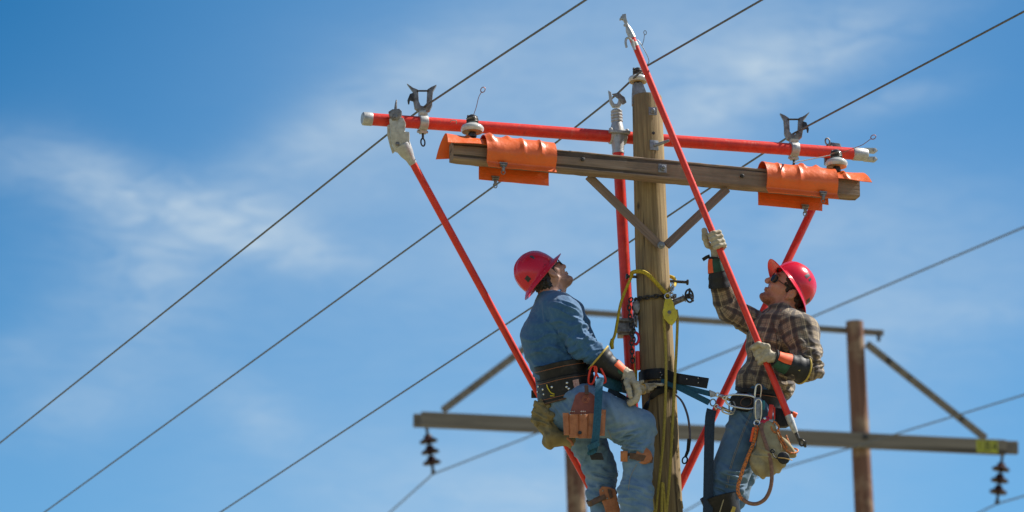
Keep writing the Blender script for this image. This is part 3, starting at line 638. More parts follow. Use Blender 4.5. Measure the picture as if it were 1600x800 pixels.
# right cover
s0, s1 = s_at(1198, .07), s_at(1308, .07); m1 = s_at(1341, 0, .08)
T = thing('insulating_cover', 'orange plastic insulating cover over the right end of the crossarm', 'insulating cover', A(s0, 0, -.13), 'orange covers clipped over the crossarm ends')
def edL2(u, v, s_, q):
    k = math.exp(-u * 9) + .6 * math.exp(-(1 - u) * 9); return s_ - .012 * math.sin(v * 3.1) * k, Vector((q.x * (1 + .08 * k), 0, q.z * (1 + .05 * k)))
obj('front_panel', sheet((s0, s1), PANEL, 40, .0045, [(s0 + .08, .009, .010, .45, .78), (s0 + .2, .009, .010, .45, .78), (s0 + .235, .018, .020, .25, .55), (s0 + .33, .018, .018, .25, .5)], .0012, edge=edL2), M['orange'], T, ang=50)
obj('back_panel', sheet((s_at(1184, -.07), s_at(1284, -.07)), BACKF, 24, .004, [], .001), M['orange'], T, ang=50)
def edR2(u, v, s_, q):
    k = u ** 1.5; return s_ + .04 * k * v, Vector((q.x * (1 + .30 * k), 0, q.z + .012 * k - .030 * k * abs(v - .5) * 2))
obj('end_hood', sheet((s1 - .05, m1), ROOF[1:], 24, .004, [(m1 - .12, .01, .012, .5, 1)], .001, edge=edR2), M['orange'], T, ang=50)
clip_fitting(A(s_at(1285, .085), .088, -.075), T); clip_fitting(A(s_at(1256, -.07), -.060, -.118), T)

# ------------------------------------------------------------------ hot-line arm (red tube) and its hardware
def rod_dy(px): return .17 + (px - 1013) / 270 * math.tan(AL)
rl, rrt = at(580, 186.3, rod_dy(580)), at(1334, 240.5, rod_dy(1334)); rax = (rrt - rl).normalized()
T = thing('hot_line_arm', 'long horizontal red fibreglass tube behind the top of the pole', 'temporary arm', rl.lerp(rrt, .5))
mb = MB(); mb.tube([rl, rrt], .0365, 28); obj('tube', mb, M['red'], T)
mb = MB(); mb.lathe(rl - rax * .055, rax, [(.030, 0), (.0385, .006), (.0395, .02), (.0395, .055), (.0385, .058)], 28); obj('end_cap', mb, M['cast'], T)
mb = MB(); mb.lathe(rrt, rax, [(.038, -.01), (.040, 0), (.039, .07), (.034, .085), (.02, .09)], 24)
up = CU
for sg in (1, -1):
    p = rrt + rax * .085 + up * .026 * sg
    mb.prism([p + rax * -.02 - up * .012, p + rax * .05 - up * .014, p + rax * .066, p + rax * .05 + up * .016, p - rax * .02 + up * .012], .03, FRN)
    mb.lathe(p + rax * .045 - FRN * .02, FRN, [(.012, 0), (.012, .04)], 10)
obj('clevis', mb, M['cast'], T, bevel=.003)
mb = MB(); mb.tube([at(1240, 254, rod_dy(1240) - .05), at(1300, 242, rod_dy(1300) - .05)], .003, 6); obj('lanyard_wire', mb, M['cast'], T); mb = MB(); mb.tube(smoothpath([at(703, 191, rod_dy(703) - .038), at(706, 188, rod_dy(703) - .05), at(713, 189, rod_dy(703) - .05), at(713, 193, rod_dy(703) - .038)]), .003, 6)
obj('lanyard_staple', mb, M['cast'], T)

def wire_holder(x, y, sg, label):
    """forked conductor holder clamped round the red tube; x,y = photo pixel of the seat of the fork"""
    dy = rod_dy(x); q = lambda a, b, d=0: at(x + a * sg, y + b, dy + d)
    T = thing('wire_holder', label, 'wire holder', q(0, 18), 'forked wire holders clamped on the red horizontal arm')
    out = [(-25, -38), (-15, -31), (-7, -28), (-6, -10), (-3, -3), (2, -2), (6, -7), (7, -28), (13, -32), (22, -36), (16, -25), (15, -12), (15, -4), (11, 5), (4, 8), (-6, 7), (-13, 1), (-15, -11), (-15, -24)]
    mb = MB(); mb.prism([q(a, b) for a, b in out], .034); obj('fork', mb, M['bronze'], T, bevel=.005)
    mb = MB(); mb.tube([q(-9, -27, -.018), q(9, -27, -.018)], .0055, 10); mb.tube([q(-9, -27, .018), q(9, -27, .018)], .0055, 10); obj('latch_pin', mb, M['dark_steel'], T)
    mb = MB(); mb.prism([q(a, b, -.03) for a, b in ((-14, -24), (-20, -22), (-24, -12), (-23, -6), (-21, -6), (-20, -12), (-14, -10))], .012); obj('latch', mb, M['dark_steel'], T, bevel=.002)
    mb = MB(); c = q(0, 9); mb.lathe(c, -CU, [(.022, -.02), (.026, 0), (.02, .02)], 16)
    rc_ = rl + rax * ((q(0, 20) - rl).dot(rax)); mb.lathe(rc_ - rax * .026, rax, [(.040, 0), (.047, .003), (.047, .049), (.040, .052)], 28)
    mb.box(rc_ - CU * .05, rax * .02, FRN * .016, CU * .012); mb.box(rc_ + CU * .05, rax * .024, FRN * .018, CU * .010); mb.tube([rc_ - CU * .052 - rax * .035, rc_ - CU * .052 + rax * .03], .008, 8)
    obj('band_clamp', mb, M['cast'], T, bevel=.002)
    mb = MB(); c2 = rc_ - CU * .062; mb.tube([c2, c2 - CU * .03], .007, 8); mb.torus(c2 - CU * .05, FRN, .012, .0048, 16, 8, sx=1.9, long=CU); obj('eye_bolt', mb, M['dark_steel'], T)
    return T
wire_holder(660.5, 169, 1, 'grey forked wire holder clamped near the left end of the red arm')
wire_holder(1240, 213.5, -1, 'grey forked wire holder clamped near the right end of the red arm')

# mast: red vertical tube left of the pole with its own wire holder on top
T = thing('support_mast', 'upright red fibreglass tube standing left of the pole, grey holder on top', 'support tube', at(1000, 900, .08))
md = .09; q = lambda a, b, d=0: at(a, b, md + d)
mt0, mt1 = q(966, 238), q(986.5, 600); mdir = (mt1 - mt0).normalized()
mb = MB(); mb.tube([mt0, mt1, mt1 + mdir * 1.2], .033, 26); obj('tube', mb, M['red'], T)
mb = MB(); o_ = q(964, 166); ax_ = -(mt0 - o_).normalized()
pr = [(.024, .0)]
b0 = q(966, 240); axu = (q(963, 166) - b0).normalized()
mb.lathe(b0, axu, [(.036, 0), (.036, .01), (.034, .02), (.042, .10), (.042, .115)], 28)
mb.lathe(b0 + axu * .13, axu, [(.042, 0), (.040, .02), (.034, .05), (.031, .062), (.035, .066), (.035, .078), (.031, .082), (.035, .087), (.035, .096), (.031, .100), (.035, .105), (.035, .114), (.031, .118), (.034, .124), (.034, .132), (.022, .142)], 28)
obj('ferrule', mb, M['cast'], T)
mb = MB(); rc_ = rl + rax * ((q(966, 208) - rl).dot(rax)); mb.lathe(rc_ - rax * .05, rax, [(.040, 0), (.046, .004), (.046, .096), (.040, .1)], 24); mb.box(b0 + axu * .12, rax * .062, FRN * .055, axu * .008)
for k in (-1, 1): mb.lathe(b0 + axu * .112 + rax * .05 * k + FRN * .03, axu, [(.012, 0), (.012, .03), (.006, .034)], 8)
obj('band_clamp', mb, M['cast'], T, bevel=.002)
mb = MB(); out = [(950, 142), (955, 145), (957, 158), (960, 163), (964, 163), (966, 158), (966, 152), (968, 146), (971, 148), (973, 160), (968, 168), (957, 168), (952, 160), (951, 148)]
mb.prism([q(*p) for p in out], .03); obj('fork', mb, M['cast'], T, bevel=.004)
mb = MB(); mb.prism([q(*p, -.02) for p in ((956, 147), (966, 145), (976, 152), (979, 160), (973, 164), (968, 156), (958, 149))], .010); mb.torus(q(974, 159, -.02), (0, 1, 0), .011, .0045, 14, 6); obj('latch', mb, M['bronze'], T, bevel=.002)
mb = MB(); c = q(977, 513); mb.box(c, Vector((.046, 0, 0)), Vector((0, .045, 0)), ZZ * .05); mb.box(c + Vector((0, -.048, .035)), Vector((.052, 0, 0)), Vector((0, .012, 0)), ZZ * .010); mb.box(c + Vector((0, -.048, -.03)), Vector((.052, 0, 0)), Vector((0, .012, 0)), ZZ * .010)
for k in (-1, 1): mb.lathe(c + Vector((.03 * k, -.058, .035)), (0, -1, 0), [(.010, 0), (.010, .012)], 6); mb.lathe(c + Vector((.03 * k, -.058, -.03)), (0, -1, 0), [(.010, 0), (.010, .012)], 6)
obj('saddle_clamp', mb, M['bronze'], T, bevel=.004)

# left diagonal support
def ldy(y): return np.interp(y, [185, 610, 780], [-.36, .10, .20])
q = lambda a, b, d=0: at(a, b, ldy(b) + d)
T = thing('support_stick', 'red fibreglass support stick slanting down from the left end of the red arm', 'support stick', q(930, 800))
mb = MB(); d0, d1 = q(644, 253), q(922, 762); mb.tube([d0, d1, d1 + (d1 - d0).normalized() * .9], .0215, 22); obj('tube', mb, M['red'], T)
dd = (d1 - d0).normalized()
mb = MB(); mb.tube([q(628, 226), q(636, 240), q(641, 248), q(646, 257)], [.050, .040, .027, .0235], 20)
mb.prism([q(*p) for p in ((608, 188), (615, 184), (630, 186), (634, 194), (632, 207), (640, 208), (640, 222), (642, 236), (630, 240), (618, 236), (612, 226))], .055)
mb.prism([q(*p, .045) for p in ((605, 196), (611, 192), (616, 214), (620, 234), (613, 240), (609, 228), (605, 212))], .03)
obj('head_casting', mb, M['cast'], T, bevel=.006)
mb = MB(); mb.prism([q(*p, -.005) for p in ((607, 177), (613, 173), (624, 172), (628, 176), (627, 183), (622, 190), (613, 190), (609, 184))], .06); mb.tube([q(618, 174), q(618.5, 164), q(619.5, 156)], [.010, .007, .004], 10)
obj('jaw', mb, M['bronze'], T, bevel=.003); mb = MB(); mb.lathe(q(617, 183, -.03), (0, -1, 0), [(.016, 0), (.016, .008), (.009, .010), (.009, .02)], 12); obj('bolt', mb, M['bronze'], T); mb = MB(); mb.lathe(q(621, 225, -.028), (0, -1, 0), [(.012, 0), (.012, .008), (.006, .012)], 10); obj('bolt', mb, M['bronze'], T)
mb = MB(); mb.tube([q(649, 262), q(655, 273)], .0222, 22); obj('label', mb, M['white_label'], T)
mb = MB(); c = q(843, 612); mb.tube([c - dd * .04, c + dd * .05], .028, 16); mb.box(c + Vector((-.03, -.02, -.02)), CR * .018, CF * .02, CU * .022); obj('strap_guard', mb, M['rubber'], T, bevel=.003)

# right diagonal support
def rdy(y): return np.interp(y, [235, 760], [.56, .06])
q = lambda a, b, d=0: at(a, b, rdy(b) + d)
T = thing('support_stick', 'red fibreglass support stick slanting down behind the plaid-shirted lineman', 'support stick', q(1040, 805))
d0, d1 = q(1303, 256), q(1062, 760); mb = MB(); mb.tube([d0, d1, d1 + (d1 - d0).normalized() * .5], .0235, 22); obj('tube', mb, M['red'], T)
mb = MB(); mb.tube([q(1306, 250), q(1298, 266)], [.045, .026], 18); mb.prism([q(*p) for p in ((1287, 232), (1296, 224), (1312, 226), (1318, 240), (1312, 256), (1298, 262), (1288, 256))], .06); obj('head_casting', mb, M['bronze'], T, bevel=.006)
mb = MB(); mb.torus(q(1293, 221, -.04), (.3, -1, 0), .014, .005, 16, 8, sx=1.4, long=CU); mb.lathe(q(1297, 232, -.04), CU, [(.014, -.02), (.014, .02)], 10); obj('jaw', mb, M['bronze'], T)
mb = MB(); mb.beam(q(1120, 636, -.025), q(1117, 641, -.025), .03, .006); obj('label', mb, M['white_label'], T)

# held hot stick
def hdy(y): return np.interp(y, [30, 250, 380, 560, 700], [-.40, -.38, -.36, -.46, -.42])
HY = -.40
q = lambda a, b, d=0: at(a, b, HY + d)
HS = thing('hot_stick', 'long red hot stick with grey ends held upright in both hands by the plaid-shirted lineman', 'hot stick', q(1250, 700))
h0, h1 = q(987, 58), q(1233, 652); hd_ = (h1 - h0).normalized()
mb = MB(); mb.tube([h0, h1], .0195, 22); obj('tube', mb, M['red'], HS)
mb = MB(); mb.tube([q(980, 40), q(983, 48), q(988.5, 60)], [.011, .020, .0215], 18); obj('ferrule', mb, M['cast'], HS)
mb = MB(); mb.tube([q(976, 30), q(980, 41)], .010, 12); mb.prism([q(*p) for p in ((968, 32), (968, 29), (972, 28), (972, 23), (978, 22), (979, 30), (981, 36), (975, 35), (973, 30))], .02); mb.torus(q(974, 28), (0, 1, 0), .013, .005, 14, 6); mb.lathe(q(976, 40, -.012), (0, -1, 0), [(.008, 0), (.008, .01)], 8)
obj('hook_head', mb, M['cast'], HS, bevel=.003)
mb = MB(); mb.tube(smoothpath([q(990, 66, -.02), q(984, 60, -.02), q(979, 60, -.02), q(977.5, 66, -.02), q(979, 74, -.02)], 5), [.007] * 21, 8); mb.tube([q(988, 62, -.018), q(992, 78, -.018)], .008, 8); obj('side_hook', mb, M['cast'], HS)
mb = MB(); mb.tube([q(990.5, 67), q(993.5, 73)], .0202, 22); obj('label', mb, M['white_label'], HS)
mb = MB(); mb.tube([q(1232, 649), q(1236, 659), q(1241, 671), q(1244, 676)], [.0215, .0215, .017, .012], 18); obj('ferrule', mb, M['cast'], HS)
mb = MB(); mb.tube([q(1243, 674), q(1249, 690)], [.012, .009], 12); mb.torus(q(1253, 692, .0), (0, 1, 0), .014, .006, 14, 6, sx=1.2); mb.box(q(1258, 694), CR * .007, CF * .010, CU * .018); mb.box(q(1251, 686), CR * .010, CF * .010, CU * .006); obj('end_fitting', mb, M['dark_steel'], HS, bevel=.002)

# ------------------------------------------------------------------ conductors
def span(name, pts, r, label, group, mt='wire'):
    """pts = (px, py, Y) in order; the wire goes on past both ends"""
    P = [at(x, y, Y=Y) for x, y, Y in pts]; a = P[0] + (P[0] - P[1]).normalized() * 60; b = P[-1] + (P[-1] - P[-2]).normalized() * 25
    mb = MB(); mb.tube([a] + P + [b], r, 8); o = obj(name, mb, M[mt]); tag(o, label, 'power line', group); return o
def Yat(py, h):   # distance at which a point of height h above the lens shows at row py
    return h / math.tan(EL + math.atan((400 - py) / F))
GW = 'conductors carried by the working pole'
f1 = at(661, 168, rod_dy(661)); h = f1.z - 1.6
span('conductor', [(0, 692, Yat(692, h - .2)), (603, 212, Yat(212, h - .01)), (661, 168, f1.y), (790, 82, Yat(82, h - .015)), (915, 0, Yat(0, h - .05))], .0060, 'thin grey wire resting in the left forked holder, highest and leftmost of the lines', GW)
f2 = at(984, 127, 0); h = f2.z - 1.6
span('conductor', [(70, 800, Yat(800, h - .25)), (780, 285, Yat(285, h - .04)), (870, 222, Yat(222, h - .02)), (963, 148, f2.y + .1), (984, 128, f2.y + .01), (1010, 103.5, Yat(103.5, h + .02)), (1190, 0, Yat(0, h - .05))], .0060, 'thin grey wire passing the insulator on top of the pole', GW)
f3 = at(1241, 210, rod_dy(1241)); h = f3.z - 1.6
span('conductor', [(345, 800, Yat(800, h - .25)), (900, 435, Yat(435, h - .06)), (1100, 300, Yat(300, h - .02)), (1241, 208, f3.y), (1600, 18, Yat(18, h - .08))], .0060, 'thin grey wire resting in the right forked holder, lowest right of the three near lines', GW)
mb = MB(); mb.tube(smoothpath([at(1010, 103, -.03), at(1014, 95, -.05), at(1009, 82, -.08), at(1001, 68, -.1), at(996, 62, -.1)], 5), .0024, 6); mb.tube(smoothpath([at(1003, 72, -.1), at(1006, 62, -.1), at(1007, 54, -.1)], 5), .0024, 6)
mb.torus(at(1008, 51, -.1), (.2, -1, 0), .008, .0024, 12, 5, sx=1.6, long=CU); o = obj('tie_wire', mb, M['galv']); tag(o, 'loose curled tie wire end sticking up from the middle line beside the pole top', 'tie wire')

# ------------------------------------------------------------------ far H-frame
YB = 59.0; AB = rad(9.5)
def hb(px, py, extra=0): return at(px, py, Y=YB + (px - 1118) / 100 * math.tan(AB) + extra)
rp_t, rp_b = hb(1335, 503), hb(1350.5, 800); lp_t, lp_b = hb(888, 478), hb(901.5, 800)
def down(t, b): return t + (b - t) * (t.z / (t.z - b.z))
T = thing('h_frame_pole', 'distant out-of-focus H-frame power structure with two brown poles and long grey crossarms', 'H-frame pole', down(rp_t, rp_b).lerp(down(lp_t, lp_b), .5))
for a, b in ((rp_t, rp_b), (lp_t, lp_b)):
    e = down(a, b); mb = MB(); mb.tube([e, b, a], [.18, .15, .135], 24); obj('pole_shaft', mb, M['old_pole'], T, frame=basis_z(a - e))
def beam(name, a, b, w, h, mt='old_arm'):
    mb = MB(); mb.beam(a, b, w, h); return obj(name, mb, M[mt], T, bevel=.012, frame=basis(b - a), smooth=False)
beam('crossarm', hb(658, 655.5, -.2), hb(1571, 699.5, -.2), .10, .235)
beam('crossarm', hb(646, 657, .2), hb(1590, 700, .2), .10, .20)
beam('top_crossarm', hb(853, 484, .18), hb(1380, 520.5, .18), .09, .085)
for a, b in ((hb(1354, 537, -.1), hb(1540, 685, -.1)), (hb(872, 505, -.1), hb(692, 641, -.1))):
    mb = MB(); mb.beam(a, b, .10, .10, up=(0, -1, 0)); obj('brace', mb, M['old_arm'], T, bevel=.008, smooth=False, frame=basis_z(b - a))
for x, y, e in ((1352, 683, -.26), (903, 664, -.26)):
    mb = MB(); mb.lathe(hb(x, y, e), (0, -1, 0), [(.045, 0), (.045, .01), (.02, .02), (.02, .06)], 10); obj('bolt', mb, M['dark_steel'], T)
mb = MB(); mb.tube([hb(1373, 522, .1), hb(1373, 533, .1)], .03, 8); obj('shackle', mb, M['dark_steel'], T)
DISC = [(.022, -.03), (.055, -.025), (.065, .0), (.065, .02), (.095, .035), (.135, .060), (.138, .085), (.10, .088), (.06, .090), (.03, .105)]
def string(a, b):
    a, b = Vector(a), Vector(b); d = (b - a).normalized(); L = (b - a).length; mb = MB(); mb.tube([a - d * .05, b], .024, 8); mb.box(b, CR * .03, CF * .05, CU * .03); o = obj('insulator_string', mb, M['dark_steel'], T)
    for k in range(3):
        mb = MB(); mb.lathe(a + d * (L * (.20 + .25 * k) - .02), d, DISC, 24); obj('disc', mb, M['brown_glaze'], o)
string(hb(667, 671), hb(677, 738)); string(hb(1133, 694), hb(1140, 757)); string(hb(1566, 714), hb(1558, 785))
# yellow number tags
tg = hb(1524, 696, -.262); tdir = (hb(1560, 698, -.262) - tg); tdir_n = tdir.normalized()
for k, ch_ in enumerate('184'):
    c = hb(1531 + 11.5 * k, 697.2 + .55 * k, -.258); nrm_ = Vector((math.sin(AB), -math.cos(AB), 0)); mb = MB(); mb.box(c, tdir_n * .052, nrm_ * .003, ZZ * .098); pl = obj('number_tag', mb, M['tag_yellow'], T)
    cu = bpy.data.curves.new('digit', 'FONT'); cu.body = ch_; cu.size = .21; cu.align_x = 'CENTER'; cu.align_y = 'CENTER'; cu.extrude = .002
    to = bpy.data.objects.new('digit', cu); scene.collection.objects.link(to)
    mw = Matrix.Translation(c + nrm_ * .005) @ Matrix((tdir_n, ZZ, nrm_)).transposed().to_4x4() @ Matrix.Diagonal((.8, 1, 1, 1))
    dg = bpy.context.evaluated_depsgraph_get(); me = bpy.data.meshes.new_from_object(to.evaluated_get(dg)); me.transform(mw); me.transform(Matrix.Translation(-T.location)); bpy.data.objects.remove(to)
    me.name = 'digit'; me.materials.clear(); me.materials.append(M['black_letter']); oo = bpy.data.objects.new('digit', me); scene.collection.objects.link(oo); oo.parent = pl
def hspan(pts, label):
    i = [k for k, p in enumerate(pts) if len(p) == 3 and p[2] == 'c'][0]; P0_ = hb(pts[i][0], pts[i][1]); h = P0_.z - 1.6
    out = []
    for k, p in enumerate(pts):
        if k == i: out.append((p[0], p[1], P0_.y))
        else: out.append((p[0], p[1], Yat(p[1], h - (.10 if k > i else .25) * abs(k - i) * .3)))
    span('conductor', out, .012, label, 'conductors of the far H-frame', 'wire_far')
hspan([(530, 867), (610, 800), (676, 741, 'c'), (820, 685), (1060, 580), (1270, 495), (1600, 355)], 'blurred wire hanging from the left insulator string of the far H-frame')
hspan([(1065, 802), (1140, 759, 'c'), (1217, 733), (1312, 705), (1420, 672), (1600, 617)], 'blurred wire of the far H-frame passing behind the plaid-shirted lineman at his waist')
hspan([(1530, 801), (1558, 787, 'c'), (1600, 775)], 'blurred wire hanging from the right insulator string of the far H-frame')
# ================================================================== PEOPLE
U = 1 / 270.0
YA = Vector((0, 1, 0))
def T3(v): return tuple(v)
def headframe(origin, up2, fwd2, yaw):
    """up2, fwd2 in the picture plane (right, up); yaw>0 turns the face away from the lens"""
    u = dirv(up2[0], up2[1], up2[2] if len(up2) > 2 else 0).normalized(); f = dirv(fwd2[0], fwd2[1], 0).normalized()
    f = (f * math.cos(yaw) + CF * math.sin(yaw)); f = (f - u * f.dot(u)).normalized(); l = u.cross(f)
    return Vector(origin), f, l, u
def hp(H, x, y, z, s=1.0): o, f, l, u = H; return o + (f * x + l * y + u * z) * s
def make_body(parent, H, s, neck_base, chest, belly, skin, beard, lip):
    """head, neck and trunk as one continuous skin"""
    B = Solid(); o, f, l, u = H; ax = [f, l, u]; P = lambda x, y, z: hp(H, x, y, z, s)
    E = lambda c, r, k=.015, op='add': B.ell(P(*c), ax, tuple(x * s for x in r), k * s, op)
    C = lambda a, b, r1, r2, k=.012, op='add': B.cone(P(*a), P(*b), r1 * s, r2 * s, k * s, None, op)
    E((-.012, 0, .040), (.094, .074, .084)); E((.035, 0, -.02), (.056, .058, .080), .02); E((-.03, 0, -.005), (.062, .060, .060), .02)
    for q in (-1, 1):
        C((-.004, .050 * q, -.045), (.066, .020 * q, -.098), .022, .018, .02); C((.03, .045 * q, -.018), (.072, .032 * q, -.026), .022, .018, .02)
    E((.078, 0, -.104), (.020, .024, .016), .016); C((.05, 0, -.095), (-.02, 0, -.075), .03, .045, .03)
    E((.084, 0, .026), (.017, .046, .011), .014)
    C((.086, 0, .016), (.112, 0, -.026), .0085, .0125, .010); E((.108, 0, -.033), (.011, .016, .008), .008)
    for q in (-1, 1):
        E((.094, .033 * q, .004), (.010, .017, .011), .012, 'sub'); E((.080, .032 * q, .004), (.0125, .0135, .0125), .003)
        C((.074, .047 * q, .0), (.083, .018 * q, .010), .0045, .0045, .005)
        # ear: rim, lobe and hollow
        E((-.010, .078 * q, -.010), (.018, .010, .031), .006); E((-.016, .088 * q, -.004), (.020, .006, .030), .004); E((-.008, .093 * q, -.006), (.011, .007, .018), .004, 'sub'); E((-.004, .079 * q, -.036), (.008, .006, .010), .006)
    E((.0900, 0, -.060), (.009, .024, .0060), .008); E((.0885, 0, -.0710), (.009, .021, .0062), .008); E((.101, 0, -.0657), (.006, .020, .0010), .002, 'sub'); E((.092, 0, -.084), (.010, .016, .004), .008, 'sub')
    nb = Vector(neck_base)
    B.cone(P(-.030, 0, -.035), nb, .056 * s, .058 * s, .03); B.cone(P(.012, 0, -.075), nb + f * .01, .040 * s, .045, .03)
    ap = P(.035, 0, -.125); B.ell(ap.lerp(nb, .25), ax, (.016, .014, .018), .012)
    for q in (-1, 1): B.cone(P(-.02, .055 * q, -.05), nb + f * .035 + l * .012 * q, .012, .012, .02)
    B.cone(nb, chest, .06, .12, .05, (YA, 1.2)); B.cone(chest, belly, .125, .12, .05, (YA, 1.15))
    V, Q = B.mesh(.0042, 1)
    L = (V - np.array(o)); X = L @ np.array(f) / s; Yl = L @ np.array(l) / s; Z = L @ np.array(u) / s
    nz = vnoise(V * 90, 2) * .5 + vnoise(V * 220, 4) * .5
    tint = np.zeros((len(V), 4)); tint[:, :3] = beard
    jaw = np.clip((-.060 - Z + .3 * (X - .05)) / .02, 0, 1) * np.clip((Z + .135) / .02, 0, 1) * np.clip((X + .005) / .03, 0, 1)
    side = np.clip((-.01 - Z) / .03, 0, 1) * np.clip((.03 - X) / .02, 0, 1) * np.clip((X - .0) / .012, 0, 1) * np.clip((Z + .11) / .03, 0, 1)
    must = np.exp(-((Z + .048) / .010) ** 2) * np.clip((X - .08) / .01, 0, 1)
    tint[:, 3] = np.clip(np.maximum(np.maximum(jaw, side * .7), must * .8) * (.25 + .9 * nz) * lip[3], 0, .95)
    lp = (np.exp(-((Z + .066) / .011) ** 2) * np.exp(-(Yl / .024) ** 2) * np.clip((X - .093) / .006, 0, 1)) > .35
    tint[lp, :3] = lip[:3]; tint[lp, 3] = .7
    br = np.exp(-((Z - .030) / .007) ** 2) * np.clip((X - .075) / .01, 0, 1) * np.clip((np.abs(Yl) - .012) / .008, 0, 1) * (np.abs(Yl) < .055) > .4
    tint[br, :3] = beard; tint[br, 3] = .8
    return npmesh('body', V, Q, M[skin], parent, {'tint': ('FLOAT_COLOR', tint)})
def make_hair(parent, H, s, m_, seed, long=.0, plane=None):
    B = Solid(); o, f, l, u = H; ax = [f, l, u]
    B.ell(hp(H, -.022, 0, .040, s), ax, (.100 * s, .083 * s, .094 * s), .01); B.ell(hp(H, -.062, 0, -.030, s), ax, (.048 * s, .064 * s, .058 * s), .02)
    for q in (-1, 1): B.cone(hp(H, .012, .068 * q, .03, s), hp(H, .010, .067 * q, -.012 - long, s), .014, .006, .01)
    B.ell(hp(H, .14, 0, -.02, s), ax, (.12 * s, .12 * s, .075 * s), .01, 'sub'); 
    for q in (-1, 1): B.ell(hp(H, -.008, .085 * q, -.018, s), ax, (.024 * s, .03 * s, .036 * s), .008, 'sub')
    if plane: B.cut(plane[0] + plane[1].normalized() * .018, plane[1].normalized())
    V, Q = B.mesh(.004, 1); Nn = vnormals(V, Q); n1 = vnoise(V * 85, seed); n2 = vnoise(V * 210, seed + 1)
    V = V + Nn * ((n1 - .45) * .012 + (n2 - .5) * .006)[:, None]
    return npmesh('hair', V, Q, M[m_], parent)
def make_helmet(parent, H, s, c, up, a=.142, b=.118, h=.150, marks=None, tilt_f=None):
    """full-brim hard hat: c = centre of the brim plane, up = crown axis"""
    o, f, l, u = H; up = Vector(up).normalized(); fw = (f - up * f.dot(up)).normalized(); lt = up.cross(fw)
    nph, nt_ = 72, 26
    def shell(ph, t, off=0.0):
        cx, cy = math.cos(ph), math.sin(ph)
        if t <= 1:
            th = t * math.pi / 2; e = .86
            r = math.sin(th) ** e; z = h * math.cos(th) ** .92
            # three raised ribs running front to back over the crown
            y = cy * r; rib = math.exp(-(y / .10) ** 2) * .006 + math.exp(-((abs(y) - .34) / .06) ** 2) * .0035
            rib *= max(0, 1 - (t / .93) ** 6)
            k = 1 + (rib) / .13
            P = fw * (a * cx * r * k) + lt * (b * cy * r * k) + up * (z * k)
            n_ = (fw * cx * math.sin(th) + lt * cy * math.sin(th) + up * math.cos(th)).normalized()
        else:
            w = t - 1; front = max(0, cx) ** 1.5; back = max(0, -cx) ** 2
            ext = .030 + .030 * front + .010 * back; drop = .010 + .016 * abs(cy) ** 1.5 + .010 * back - .004 * front
            P = fw * (cx * (a + ext * w)) + lt * (cy * (b + (.030) * w)) + up * (-drop * w ** 1.3 - .002)
            n_ = (up + (fw * cx + lt * cy) * .5).normalized()
        return Vector(c) + P * s - n_ * off
    rows = []; ts = [i / nt_ for i in range(nt_ + 1)] + [1 + j / 8 for j in range(1, 9)]
    mb = MB(); vs = []; n = nph
    for t in ts:
        for k in range(n): vs.append(shell(2 * math.pi * k / n, max(t, .004)))
    m1_ = len(ts)
    for t in reversed(ts):
        for k in range(n): vs.append(shell(2 * math.pi * k / n, max(t, .004), .0035))
    R = 2 * m1_; fs = []
    for i in range(R - 1):
        for k in range(n): fs.append((i * n + k, i * n + (k + 1) % n, (i + 1) * n + (k + 1) % n, (i + 1) * n + k))
    fs.append(tuple(range(n))); fs.append(tuple((R - 1) * n + k for k in range(n))[::-1])
    mb.add(vs, fs); o_ = obj('helmet', mb, M['helmet'], parent, ang=55)
    mb = MB(); pts = [shell(2 * math.pi * k / 48, .965, .007) for k in range(48)]; mb.tube(pts, .008, 8, closed=True, sq=.35, sqd=(f.x, f.y, f.z)); 
    for k in range(4): 
        aa = math.pi / 4 + k * math.pi / 2; mb.strip([shell(aa, t, .012) for t in (.95, .7, .4, .1)], (lt * math.cos(aa) - fw * math.sin(aa)), .02, .002)
    obj('suspension', mb, M['black_web'], o_)
    for (ph0, ph1, t0, t1, m_) in (marks or []):
        mb = MB(); nu, nv = 8, 6; vs = [shell(ph0 + (ph1 - ph0) * i / nu, t0 + (t1 - t0) * j / nv, -.0008) for i in range(nu + 1) for j in range(nv + 1)]
        mb.add(vs, [(i * (nv + 1) + j, (i + 1) * (nv + 1) + j, (i + 1) * (nv + 1) + j + 1, i * (nv + 1) + j + 1) for i in range(nu) for j in range(nv)]); obj('sticker', mb, M[m_], o_)
    return o_
def make_glasses(parent, H, s):
    P = lambda x, y, z: hp(H, x, y, z, s); mb = MB(); o, f, l, u = H
    for q in (-1, 1):
        n_ = 14; vs = []
        for k in range(n_):
            a = 2 * math.pi * k / n_; y = .034 + .030 * math.cos(a) * (1 if math.cos(a) > 0 else .9); z = .004 + .021 * math.copysign(abs(math.sin(a)) ** .8, math.sin(a)); vs.append(P(.104 - (y / .075) ** 2 * .030, y * q, z))
        cpt = P(.103 - .006, .034 * q, .004); mb.add([p + f * .0012 for p in vs] + [cpt + f * .003] + [p - f * .0012 for p in vs] + [cpt - f * .001], [(k, (k + 1) % n_, n_) for k in range(n_)] + [(n_ + 1 + (k + 1) % n_, n_ + 1 + k, 2 * n_ + 1) for k in range(n_)] + [(k, n_ + 1 + k, n_ + 1 + (k + 1) % n_, (k + 1) % n_) for k in range(n_)])
    g_ = obj('sunglasses', mb, M['lens'], parent)
    mb = MB()
    for q in (-1, 1): mb.tube([P(.080, .064 * q, .010), P(.066, .074 * q, .010), P(.0, .083 * q, .012), P(-.02, .082 * q, .0)], .0028, 6)
    mb.tube([P(.104, .008, .008), P(.108, 0, .010), P(.104, -.008, .008)], .0025, 6); obj('frame', mb, M['sticker'], g_)
    return g_
